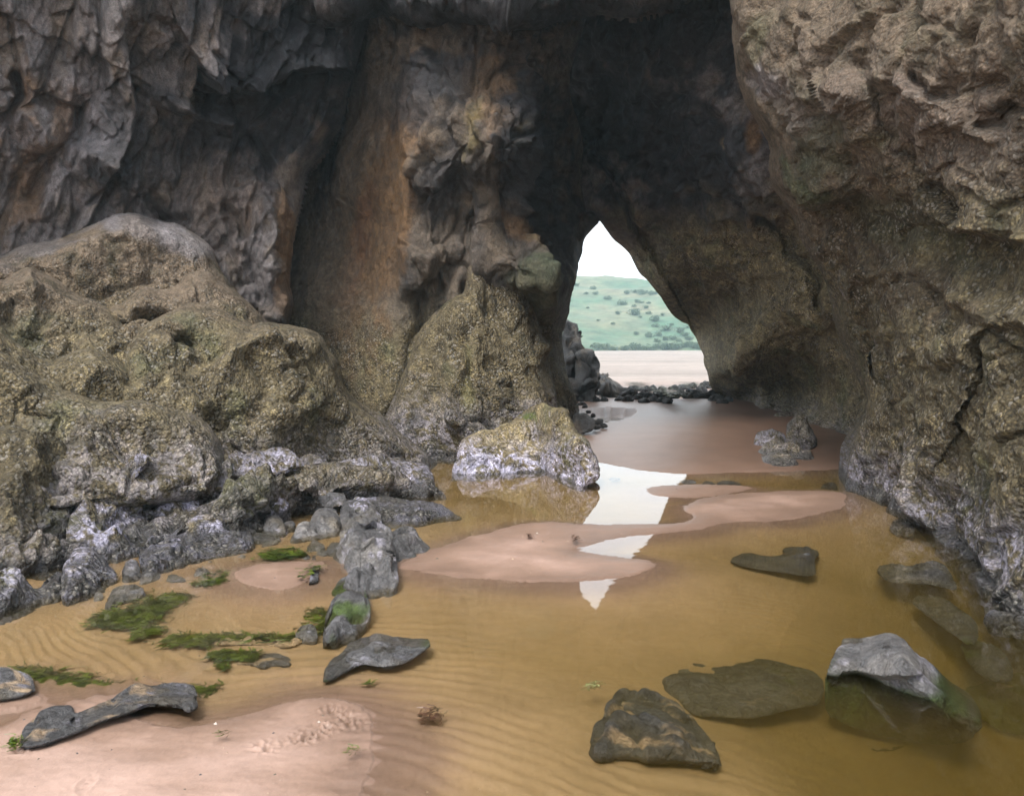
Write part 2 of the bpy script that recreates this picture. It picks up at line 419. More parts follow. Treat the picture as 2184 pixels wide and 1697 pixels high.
# ------------------------------------------------------------------ roughness
def rot(ax, ay, az):
    cx, sx = math.cos(rad(ax)), math.sin(rad(ax)); cy, sy = math.cos(rad(ay)), math.sin(rad(ay)); cz, sz = math.cos(rad(az)), math.sin(rad(az))
    X = np.array([[1, 0, 0], [0, cx, -sx], [0, sx, cx]]); Yr = np.array([[cy, 0, sy], [0, 1, 0], [-sy, 0, cy]]); Z = np.array([[cz, -sz, 0], [sz, cz, 0], [0, 0, 1]])
    return (Z @ Yr @ X).astype(np.float32)
def strat(ax, ay, az, sx, sy, sz): return rot(ax, ay, az) * A_(sx, sy, sz)[None]
def wv(P, f, s, k): return np.stack([perlin(P * f, s), perlin(P * f, s + 1), perlin(P * f, s + 2)], -1) * k
def edge(sd, lo=.12, w=36): return np.clip(lo + (1 - lo) * sd / w, lo, 1)
def d_fract(M=None, a=1.0, s=0, fine=1.0):
    M = rot(0, 0, 0) if M is None else M
    def f(P, N, px, py, sd):
        Q = P + wv(P, .6, s + 1, .06)
        r = tet(Q, .50, s + 1, M) * .48 + tet(Q, 1.25, s + 2, M) * .46 + tet(Q, 3.1, s + 3, M) * .25 * fine + tet(Q, 7.6, s + 4, M) * .11 * fine + tet(Q, 18, s + 5, M) * .045 * fine
        b = (P @ M)[:, 2] * 2.3 + .35 * perlin(P * .8, s + 9) + .08 * perlin(P * 4, s + 10)      # bedding ledges
        r = r + .075 * (1 - (b - np.floor(b))) * ss(-.3, .3, perlin(P * .9, s + 12))
        b = (P @ M)[:, 0] * 3.1 + (P @ M)[:, 2] * 1.1 + .3 * perlin(P * .9, s + 14)
        r = r + .040 * (1 - (b - np.floor(b))) * ss(-.1, .4, perlin(P * 1.1, s + 15))
        Q = Q + wv(P, 2.6, s + 20, .03)
        for sc_, st_, cr_ in ((1.1, .16, .10), (2.9, .085, .045), (7.5, .036, .018)):        # blocks that have dropped out, joints between them
            r1, e1 = facet(Q, sc_, s + int(sc_ * 10), .35, M); r = r + r1 * st_ - cr_ * ss(.07, 0, e1)
        r = r + fbm(P * 9, 3, s + 7) * .010 * fine
        return (r * a * edge(sd)).astype(np.float32)
    return f
def d_eroded(M=None, a=1.0, s=0, lump=1.0):
    M = rot(0, 0, 0) if M is None else M
    def f(P, N, px, py, sd):
        Q = P + wv(P, .9, s + 1, .14)
        R = Q @ M
        r = (ridged(R * .8, 2, s + 4, .4) - .45) * .10 * lump + tet(Q, .70, s + 5, M) * .48 * lump + tet(Q, 1.7, s + 6, M) * .28 + tet(Q, 4.4, s + 7, M) * .13 + tet(Q, 11, s + 9, M) * .05
        b = R[:, 2] * 2.1 + .5 * perlin(P * .9, s + 21) + .12 * perlin(P * 3.5, s + 22)
        r = r + .085 * (1 - (b - np.floor(b))) * ss(-.25, .3, perlin(P * 1.0, s + 23))
        b = R[:, 0] * 2.9 + R[:, 1] * 1.3 + .35 * perlin(P * 1.1, s + 24)
        r = r + .04 * (1 - (b - np.floor(b))) * ss(-.1, .4, perlin(P * 1.3, s + 25))
        Q2 = Q + wv(P, 2.6, s + 20, .04)
        for sc_, st_, cr_ in ((1.2, .11, .07), (3.4, .050, .028), (8.5, .022, .010)):
            r1, e1 = facet(Q2, sc_, s + int(sc_ * 10), .35, M); r = r + r1 * st_ - cr_ * ss(.06, 0, e1)
        w1, _, _, _ = worley(P * 17, s + 8); r = r + fbm(P * 6, 4, s + 9) * .016 - w1 * .010
        return (r * a * edge(sd)).astype(np.float32)
    return f
def d_smooth(M=None, a=1.0, s=0):
    M = rot(0, 0, 0) if M is None else M
    def f(P, N, px, py, sd):
        R = P @ M
        f2, e2 = facet(R + .10 * perlin(P * 3, s + 2)[:, None], 1.3, s + 6, .5)
        return ((perlin(R * .6, s) * .25 + fbm(R * 2.5, 3, s + 1) * .05 + f2 * .03 + fbm(P * 12, 4, s + 3) * .014) * a * edge(sd)).astype(np.float32)
    return f
def d_mix(f1, f2, wfun):
    def f(P, N, px, py, sd):
        w = wfun(P, px, py); return f1(P, N, px, py, sd) * (1 - w) + f2(P, N, px, py, sd) * w
    return f
def c_mix(c1, c2, wfun):
    def f(P, N, px, py, s):
        w = wfun(P, px, py); a, m = c1(P, N, px, py, s); b, k = c2(P, N, px, py, s)
        return a * (1 - w)[:, None] + b * w[:, None], m * (1 - w)[:, None] + k * w[:, None]
    return f
SIZE = [1.0]
def d_boulder(a=1.0, s=0, M=None, fine=1.0, sharp=1.0):
    M = rot(0, 0, 0) if M is None else M
    def f(P, N, px, py, sd):
        k = min(max(SIZE[0] / 1.1, .22), 1.4); P = P / k
        Q = P + wv(P, 1.6, s + 1, .04)
        r = tet(Q, 1.15, s + 4, M) * .40 + tet(Q, 2.7, s + 5, M) * .24 * sharp + tet(Q, 6.5, s + 6, M) * .11 * fine * sharp + tet(Q, 15, s + 7, M) * .042 * fine
        Q2 = Q + wv(P, 2.6, s + 20, .04)
        for sc_, st_, cr_ in ((2.0, .085, .055), (5.2, .042, .022), (12, .018, .008)):
            r1, e1 = facet(Q2, sc_, s + int(sc_ * 10), .4, M); r = r + (r1 * st_ - cr_ * ss(.07, 0, e1)) * sharp
        w1, _, _, _ = worley(P * 26, s + 8)
        r = r + fbm(P * 9, 3, s + 7) * .008 * fine - w1 * .008 * fine
        return (r * k * a * np.clip(sd / 8, .3, 1)).astype(np.float32)
    return f
# ------------------------------------------------------------------ sand and pool bed
FAR = qd([(350, 168), (440, 192), (560, 214), (700, 223), (830, 224), (960, 219), (1100, 215), (1300, 211), (1420, 200)]) + \
      [(1700, 850), (2800, 800), (2800, 722), (-900, 722), (-900, 850), (880, 845), (1000, 852), (1090, 872), (1180, 884)]
BAR1 = qd([(556, 295), (610, 277), (740, 269), (870, 271), (1000, 275), (1020, 289), (880, 318), (800, 324), (740, 329), (620, 321)])
BAR2 = qd([(715, 372), (790, 335), (930, 309), (1100, 299), (1300, 294), (1420, 305), (1420, 368), (1300, 396), (1100, 429), (960, 426), (850, 436), (700, 444), (790, 412)])
BAR3 = qc([(1700, 622), (1765, 575), (1850, 545), (1990, 500), (2090, 478)]) + qd([(0, 448), (130, 425), (320, 440), (560, 441), (700, 433), (850, 424), (905, 431), (820, 455), (640, 481), (480, 494), (330, 529), (270, 546), (335, 561), (440, 575), (560, 590), (610, 614), (560, 641), (480, 664), (340, 682), (150, 682), (0, 680)]) + qc([(2060, 676), (1930, 664), (1830, 645), (1740, 628)])
BAR4 = qc([(-2000, 1380), (-500, 1395), (0, 1325), (90, 1290), (170, 1225), (270, 1235), (350, 1180), (480, 1168), (540, 1190), (500, 1235), (560, 1265), (640, 1290), (720, 1308), (850, 1300), (970, 1272), (1100, 1230), (1250, 1194), (1400, 1178), (1510, 1200), (1575, 1260), (1600, 1340), (1585, 1430), (1545, 1514)]) + [(860, 1380), (800, 1500), (745, 1640), (700, 1800), (-600, 1800)]
BAR5 = qc([(985, 650), (1060, 622), (1150, 603), (1300, 598), (1385, 600), (1330, 660), (1235, 716), (1130, 712), (1040, 690)])
BAR6 = qc([(-400, 1190), (0, 1172), (100, 1168), (180, 1190), (60, 1230), (-400, 1260)])
POLYS = []
for p in (FAR, BAR1, BAR2, BAR3, BAR4, BAR5, BAR6):
    a = np.array(p); w = gpt(a[:, 0], a[:, 1]); POLYS.append(smooth_poly(w[:, :2], 1))
PUDDLES = []   # rivulets beside the boulder and at the foot of the arch
for p in (qz([(330, 1190), (420, 1178), (505, 1188), (470, 1222), (400, 1240), (340, 1245), (300, 1220)]),
          qz([(400, 1100), (600, 1088), (800, 1075), (1000, 1085), (1120, 1105), (1000, 1112), (700, 1103), (500, 1106)])):
    a = np.array(p); w = gpt(a[:, 0], a[:, 1]); PUDDLES.append(w[:, :2])
DEEP = rbf([(405, 1150, .06), (700, 1050, .05), (640, 1130, .06), (1000, 1150, .09), (1000, 1250, .05), (1300, 1050, .16), (1150, 940, .09), (1500, 1000, .26), (1400, 1150, .36), (1250, 1250, .27), (1380, 1290, .25), (1300, 910, .10), (1600, 1150, .52), (1750, 1250, .62), (1550, 1300, .50), (1100, 1290, .12), (1700, 1500, .8), (1200, 1600, .22), (900, 1500, .1), (2100, 1500, .5), (100, 1200, .08)])
def ground_z(X, Yw, px, py, fine=True):
    s = np.full(X.shape, -99.0)
    for p in POLYS:
        lo, hi = p.min(0) - 4, p.max(0) + 4
        k = (X > lo[0]) & (X < hi[0]) & (Yw > lo[1]) & (Yw < hi[1])
        d, _, _ = sdf(X[k], Yw[k], p); s[k] = np.maximum(s[k], d)
    P = np.stack([X, Yw, X * 0], -1)
    edge = fbm(P * 14, 3, 4) * .015 + fbm(P * 3.5, 4, 5) * .05 + fbm(P * A_(1.1, 1.1, 1), 3, 6) * .05
    s = np.maximum(s, -4.0) + edge
    dm = np.clip(DEEP(px, py), .03, .6)
    far = ss(11, 17, Yw)
    z = np.where(s > 0, .004 + (.05 + .10 * far) * (1 - np.exp(-np.maximum(s, 0) / .8)), -dm * (1 - np.exp(np.minimum(s, 0) / np.clip(dm * 7, .35, 2.0))))
    for p in PUDDLES:
        d, _, _ = sdf(X, Yw, p); z = np.where(d > -.25, np.minimum(z, np.where(d > 0, -.02, .0 + (-d) * .25)), z)
    # wave ripples in the bed and on the low bars
    ang = .35 + fbm(P * .5, 2, 8) * .8
    rp = np.sin((X * np.sin(ang) * .9 + Yw * 1.0) * 2 * np.pi / .12 + fbm(P * 1.8, 3, 9) * 10)
    amp = (.0018 + .0013 * ss(-.25, -.7, s)) * ss(-3.2, -.5, s) * ss(.25, .0, s) * (.35 + ss(-.1, .3, fbm(P * .8, 3, 10))) * ss(18, 10, Yw)
    z = z + rp * amp + fbm(P * .9, 4, 12) * .012 + fbm(P * 7, 3, 13) * .0028 * ss(14, 6, Yw)
    return z, s

def build_sand():
    k = STEP / 2.0
    ys = np.concatenate([[717.35, 717.8, 718.4, 719.2, 720, 721], np.arange(722, 760, 1.0 * k), np.arange(760, 1380, 1.9 * k), np.arange(1380, 2300, 8)])
    xs = np.concatenate([np.arange(-3000, -200, 60), np.arange(-200, 380, 9), np.arange(380, 1800, 2.1 * k), np.arange(1800, 2400, 9), np.arange(2400, 5200, 60)])
    gx, gyy = np.meshgrid(xs, ys)
    Yw = gy(gx, gyy); P = pt(gx, gyy, Yw)
    X = P[..., 0].ravel(); Yf = Yw.ravel()
    z, s = ground_z(X, Yf, gx.ravel(), gyy.ravel())
    sp = np.array([(qc([q])[0]) for q in ((1340, 1345), (1400, 1315), (1290, 1370), (1140, 1412), (1420, 1240), (1480, 1270), (100, 1410), (1510, 1295))])
    w = gpt(sp[:, 0], sp[:, 1]); Pz = np.stack([X, Yf, X * 0], -1)
    for i, q in enumerate(w):                              # little digging marks of birds and lugworms
        d = np.hypot(X - q[0], Yf - q[1]); r = .05
        z = z + np.where(d < .16, (np.exp(-(d / r) ** 2)) * (perlin(Pz * 45, i) * .03 - .006), 0)
    rs = np.random.RandomState(5)
    near = (Yf < 4.2) & (Yf > .9)                          # scuffs, prints and runnels in the near bar
    Xn, Yn, zn, Pn = X[near], Yf[near], z[near], Pz[near]
    for i in range(5):
        qx, qy = rs.uniform(-3.2, -.3), rs.uniform(1.0, 3.4); an = rs.uniform(0, 3.14); l, wd = rs.uniform(.03, .09), rs.uniform(.015, .035)
        dx, dy = Xn - qx, Yn - qy; u = (dx * math.cos(an) + dy * math.sin(an)) / l; v = (-dx * math.sin(an) + dy * math.cos(an)) / wd
        d = u * u + v * v; zn = zn + np.where(d < 9, -.009 * np.exp(-d) + .005 * np.exp(-(np.sqrt(d) - 1.6) ** 2 * 4), 0) * (.6 + perlin(Pn * 40, i))
    zn = zn + ridged(Pn * A_(2.2, 5, 1), 3, 77) * .004 + fbm(Pn * 30, 3, 78) * .0022
    z[near] = zn
    V = np.stack([X, Yf, z], -1)
    V = np.concatenate([V])
    H, W = gx.shape; idx = np.arange(H * W).reshape(H, W)
    q = np.stack([idx[:-1, :-1], idx[1:, :-1], idx[1:, 1:], idx[:-1, 1:]], -1).reshape(-1, 4)
    n = fbm(Pz * .7, 4, 14); n2 = fbm(Pz * 3, 4, 15)
    dry, damp = A_(.42, .285, .232), A_(.30, .195, .145)
    dryness = ss(.006, .045, z + n2 * .022 + n * .012) * ss(10, 7.5, Yf)
    far = ss(26, 34, Yf)
    c = lerp(damp[None].repeat(len(X), 0), dry, np.clip(dryness + far, 0, 1))
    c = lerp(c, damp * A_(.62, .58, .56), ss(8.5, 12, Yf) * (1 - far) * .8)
    c = lerp(c, A_(.42, .29, .17), ss(.0, -.05, z) * .8)
    c = lerp(c, damp * .78, ss(.016, .004, z + .01 * n2) * ss(-.035, -.012, z) * ss(10, 7, Yf) * .8)
    c = lerp(c, A_(.31, .262, .232) * (1 + .5 * fbm(Pz * A_(.03, .16, 1), 4, 18) + .25 * fbm(Pz * A_(.15, .8, 1), 3, 19))[:, None], far)
    c = c * (1 + .14 * n + .08 * n2)[:, None]
    m = np.zeros((len(X), 3), np.float32); m[:, 1] = np.clip(1 - dryness, 0, 1) * (1 - far)
    a = Acc(); a.add(V, q[:, ::-1], [], c, m)
    b = V.reshape(H, W, 3)
    o = a.build('sand', SAND, origin=False)
    tag(o, 'pinkish rippled sand with low bars and a shallow pool bed', 'sand', kind='structure')
    # the beach behind the photographer
    me = bpy.data.meshes.new('beach'); me.from_pydata([(-400, -300, -.7), (400, -300, -.7), (400, 900, -.7), (-400, 900, -.7)], [], [(0, 1, 2, 3)])
    for nm, v in (('Col', (.5, .36, .28, 1)), ('Msk', (0, 0, 0, 1))):
        at = me.attributes.new(nm, 'FLOAT_COLOR', 'POINT'); at.data.foreach_set('color', list(v) * 4)
    me.materials.append(SAND); o = bpy.data.objects.new('beach', me); COL.objects.link(o)
    tag(o, 'wide flat beach that the cave opens on to', 'beach', kind='structure')
    me = bpy.data.meshes.new('water')
    x0, x1, y0, y1, zb = -9, 9, .75, 36, -1.4
    me.from_pydata([(x0, y0, 0), (x1, y0, 0), (x1, y1, 0), (x0, y1, 0), (x0, y0, zb), (x1, y0, zb), (x1, y1, zb), (x0, y1, zb)], [], [(0, 1, 2, 3), (7, 6, 5, 4), (0, 4, 5, 1), (1, 5, 6, 2), (2, 6, 7, 3), (3, 7, 4, 0)])
    me.materials.append(WATER); o = bpy.data.objects.new('water', me); COL.objects.link(o)
    tag(o, 'clear golden brown tidal pool reflecting the arch', 'water', kind='structure')
build_sand()

# ------------------------------------------------------------------ the cliff, cave and arch
def P1(x, y, d): return (x, y, d)
def ctrl_a(l): return [(*qa([(x, y)])[0], d) for x, y, d in l]
def ctrl_b(l): return [(*qb([(x, y)])[0], d) for x, y, d in l]
def gd(l, z=-.1): return [(x, y, float(gy(x, y, z))) for x, y in l]

def cliff_face():
    a = Acc()
    out = [(-500, -330), (985, -330), (965, 40), (935, 190), (893, 300)] + qa([(1495, 100), (1470, 270), (1390, 385), (1322, 470), (1300, 580), (1265, 700), (1245, 800), (1233, 930), (1250, 1000), (1230, 1090), (1180, 1300)]) + [(700, 900), (-500, 900)]
    ctrl = [(-400, 300, 6.0), (-400, 800, 6.0), (0, 300, 7.2), (0, 700, 7.2), (405, 346, 9.3), (405, 560, 9.7), (600, 346, 10.0), (600, 600, 10.4), (700, 420, 11.0), (800, 400, 11.4), (800, 680, 11.2), (870, 346, 11.4), (400, -200, 8.2), (900, -200, 10.2), (-300, -250, 5.6), (650, 200, 9.6), (850, 150, 10.6)]
    feats = [('lip', qa([(1480, 20), (1250, 30), (1190, 80), (1080, 120), (960, 100), (880, 80), (850, 20)]), .55, 60, 6),
             ('lip', qa([(560, 60), (585, 200), (550, 330), (505, 420)]), .45, 50, 5),
             ('ridge', qa([(350, 150), (330, 300), (210, 420), (130, 560)]), -.30, 9),
             ('ridge', qa([(60, 30), (90, 130), (20, 230)]), -.25, 8),
             ('ridge', qa([(0, 170), (140, 220), (250, 330), (420, 390), (520, 470)]), .25, 22),
             ('ridge', qa([(700, 130), (820, 230), (980, 250)]), .30, 20),
             ('ridge', qa([(640, 560), (720, 640), (800, 650)]), -.3, 10),
             ('ridge', qa([(1130, 560), (1180, 700), (1150, 870), (1220, 1000)]), .28, 16),
             ('ridge', qa([(960, 600), (980, 720), (930, 780)]), -.22, 10),
             ('ridge', qa([(1010, 640), (1060, 850), (1100, 1000)]), -.25, 10),
             ('ridge', [(300, 560), (180, 420), (120, 250)], -.3, 22)]
    st = [(620, 470, 120, 60, 0, DARK, .45), (740, 390, 130, 110, 0, DARK, .9), (820, 330, 130, 160, 0, DARK * .8, 1.0), (700, 200, 260, 90, 0, DARK, .85), (850, 120, 180, 200, 0, DARK * .8, 1.0),  # black rock towards the cleft, with the recess's shade painted in
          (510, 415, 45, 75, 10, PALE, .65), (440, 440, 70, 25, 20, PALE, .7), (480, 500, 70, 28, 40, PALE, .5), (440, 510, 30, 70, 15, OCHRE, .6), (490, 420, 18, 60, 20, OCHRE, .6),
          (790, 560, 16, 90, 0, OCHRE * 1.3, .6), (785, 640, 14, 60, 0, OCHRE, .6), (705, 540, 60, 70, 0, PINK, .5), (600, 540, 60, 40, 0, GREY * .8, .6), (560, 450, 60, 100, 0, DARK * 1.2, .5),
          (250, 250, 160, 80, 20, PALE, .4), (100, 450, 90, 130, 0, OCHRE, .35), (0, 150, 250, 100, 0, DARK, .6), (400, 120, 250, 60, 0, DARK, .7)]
    ctrl = [(x, y, q + 1.4) for x, y, q in ctrl]
    M = strat(10, 25, 15, 1.5, 1.2, .62)
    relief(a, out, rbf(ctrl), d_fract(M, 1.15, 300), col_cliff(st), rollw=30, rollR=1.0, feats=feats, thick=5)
    o = a.build('cliff', ROCK, False)
    tag(o, 'fractured grey cliff face above the brown barnacled ledge', 'cliff', kind='structure')

def rock_ledge():
    a = Acc(); dm = d_eroded(strat(15, 30, 20, 1.3, 1.0, .8), 1.0, 400, .42)
    dm2 = d_eroded(strat(15, -30, 10, 1.3, 1.0, .8), 1.0, 430, .42)
    greytop = [(575, 545, 120, 34, 5, PALE * .75, .85), (650, 575, 60, 22, 25, PALE * .8, .7), (450, 590, 60, 18, -20, PALE * .6, .6), (590, 580, 30, 60, 0, BROWN, .4)]
    cb = lambda z0, z1, w=.3, st=(): col_barn(w, z0, z1, st)
    L = []
    L.append((qa([(-1300, 1000), (-700, 830), (-200, 850), (0, 815), (100, 757), (240, 742), (350, 690), (480, 632), (560, 618), (690, 662), (760, 668), (850, 722), (905, 770), (930, 850), (1000, 950), (1110, 1060), (1150, 1200), (1100, 1400), (0, 1500), (-1300, 1500)]),
              ctrl_a([(-1000, 1000, 6.6), (0, 815, 8.7), (0, 1000, 8.4), (560, 620, 9.5), (560, 900, 9.0), (560, 1200, 8.6), (900, 800, 9.8), (1110, 1060, 9.9), (1100, 1300, 9.6), (300, 1400, 8.2)]), dm, cb(.3, 1.9, .2, greytop), []))
    L.append((qa([(-1300, 1100), (-800, 930), (-300, 930), (0, 918), (60, 880), (130, 850), (185, 885), (250, 912), (330, 968), (450, 1018), (520, 1090), (640, 1200), (700, 1400), (600, 1600), (-1300, 1650)]),
              ctrl_a([(-1000, 1000, 5.8), (0, 918, 8.0), (130, 850, 8.3), (450, 1018, 8.5), (300, 1250, 7.7), (600, 1500, 7.7), (0, 1500, 7.2), (-1000, 1600, 5.4)]), dm, cb(.3, 1.75, .2),
              [('ridge', qa([(130, 860), (150, 1000), (120, 1100)]), .2, 14), ('ridge', qa([(0, 930), (60, 1000), (40, 1120)]), -.2, 10)]))
    L.append((qa([(440, 1110), (460, 1012), (530, 990), (600, 926), (700, 935), (765, 915), (785, 873), (885, 868), (935, 915), (1050, 1000), (1120, 1075), (1200, 1300), (900, 1450), (560, 1380)]),
              ctrl_a([(460, 1010, 8.6), (785, 872, 9.2), (1110, 1070, 9.4), (600, 1150, 8.3), (900, 1200, 8.5), (800, 1400, 8.1)]), dm2, cb(.3, 1.6, .2),
              [('ridge', qa([(620, 940), (560, 1000), (590, 1040), (540, 1110)]), .18, 12), ('ridge', qa([(500, 1100), (620, 1060), (700, 1050)]), -.25, 10)]))
    L.append((qa([(520, 1250), (560, 1150), (640, 1085), (735, 1040), (800, 1003), (900, 1012), (1060, 1098), (1130, 1083), (1290, 1112), (1370, 1150), (1392, 1215), (1450, 1275), (1472, 1375), (1560, 1450), (1640, 1500), (1720, 1590), (1810, 1640), (1880, 1710), (1860, 1800), (1500, 1850), (700, 1800), (540, 1500)]),
              ctrl_a([(560, 1150, 8.1), (800, 1003, 8.7), (1130, 1083, 8.9), (1370, 1150, 9.3), (1390, 1215, 9.2), (1000, 1300, 8.0), (1200, 1500, 7.8), (700, 1400, 7.6), (1470, 1400, 9.2), (1640, 1510, 9.6), (1850, 1700, 9.9), (1500, 1800, 8.5), (900, 1750, 7.5)]), dm2, cb(.55, 1.7, .4),
              [('ridge', qa([(1130, 1090), (1180, 1160), (1080, 1230), (960, 1340), (900, 1450)]), .22, 20), ('ridge', qa([(700, 1060), (760, 1130), (700, 1180)]), .2, 14), ('ridge', qa([(560, 1160), (680, 1140), (800, 1170)]), -.28, 10), ('ridge', qa([(1160, 1210), (1270, 1190), (1370, 1200)]), .18, 18), ('ridge', qa([(1060, 1330), (1120, 1430), (1080, 1514)]), -.15, 12)]))
    L.append((qa([(-1300, 1150), (-400, 1040), (0, 1100), (60, 1165), (200, 1262), (330, 1210), (400, 1203), (480, 1230), (560, 1300), (620, 1350), (680, 1245), (760, 1270), (900, 1400), (900, 1514), (900, 1800), (-1300, 1900)]),
              ctrl_a([(-1000, 1200, 5.0), (0, 1100, 7.3), (200, 1262, 7.4), (400, 1203, 7.7), (600, 1340, 7.5), (680, 1245, 7.8), (880, 1400, 7.5), (500, 1500, 7.0), (0, 1500, 6.4), (800, 1700, 6.9), (-1000, 1700, 4.7)]), dm, cb(.7, 1.8, .35),
              [('ridge', qa([(400, 1210), (420, 1300), (340, 1400)]), .15, 12), ('ridge', qa([(560, 1310), (520, 1400), (640, 1470)]), -.15, 12)]))
    L.append((qa([(-1300, 1350), (-500, 1200), (-200, 1200), (0, 1225), (100, 1290), (240, 1370), (430, 1440), (600, 1425), (720, 1470), (840, 1490), (920, 1560), (980, 1700), (900, 1900), (-1300, 1950)]),
              ctrl_a([(-1000, 1300, 4.6), (0, 1225, 6.7), (240, 1370, 6.8), (600, 1425, 7.0), (840, 1490, 7.2), (400, 1700, 6.3), (0, 1700, 5.9), (900, 1750, 6.7), (-1000, 1800, 4.4)]), dm2, cb(.75, 2.2, .4), []))
    sh = qc([(-1500, 900), (-600, 700), (0, 560), (260, 520), (560, 430), (900, 330), (1100, 210), (1400, 180), (1700, 190), (1880, 270), (1950, 380), (1860, 425), (1640, 455), (1500, 480), (1330, 495), (1230, 520), (1120, 560), (950, 620), (800, 665), (690, 700), (600, 720), (480, 745), (330, 790), (120, 850), (0, 890), (-600, 1120), (-1500, 1500)])
    L.append((sh, gd([(440, 1080), (560, 1050), (690, 1020), (780, 990), (870, 966), (960, 950), (1000, 945), (250, 1150), (0, 1260)], -.04) + ctrl_a([]) + [(x, y, float(gy(x, b, 0)) + .42) for x, y, b in ((480, 985, 1070), (600, 950, 1040), (700, 920, 1015), (800, 885, 985), (900, 880, 960), (970, 900, 950), (250, 1040, 1150), (0, 1130, 1260))],
              d_boulder(1.25, 470, strat(10, 20, 10, 1.2, 1.0, .9)), col_barn(.5, .35, 1.2, [], .85), []))
    for (out, ctrl, d, c, ft), push in zip(L, (1.7, 1.6, 1.7, 1.25, 1.3, .9, .9)):
        ctrl = [(x, y, q + push) for x, y, q in ctrl]
        relief(a, out, rbf(ctrl), d, c, rollw=30, rollR=.8, feats=ft, thick=2.5, crest=.32)
    o = a.build('rock_ledge', ROCK, False)
    tag(o, 'brown barnacled rock ledge stepping down below the grey cliff', 'rock ledge', kind='structure')

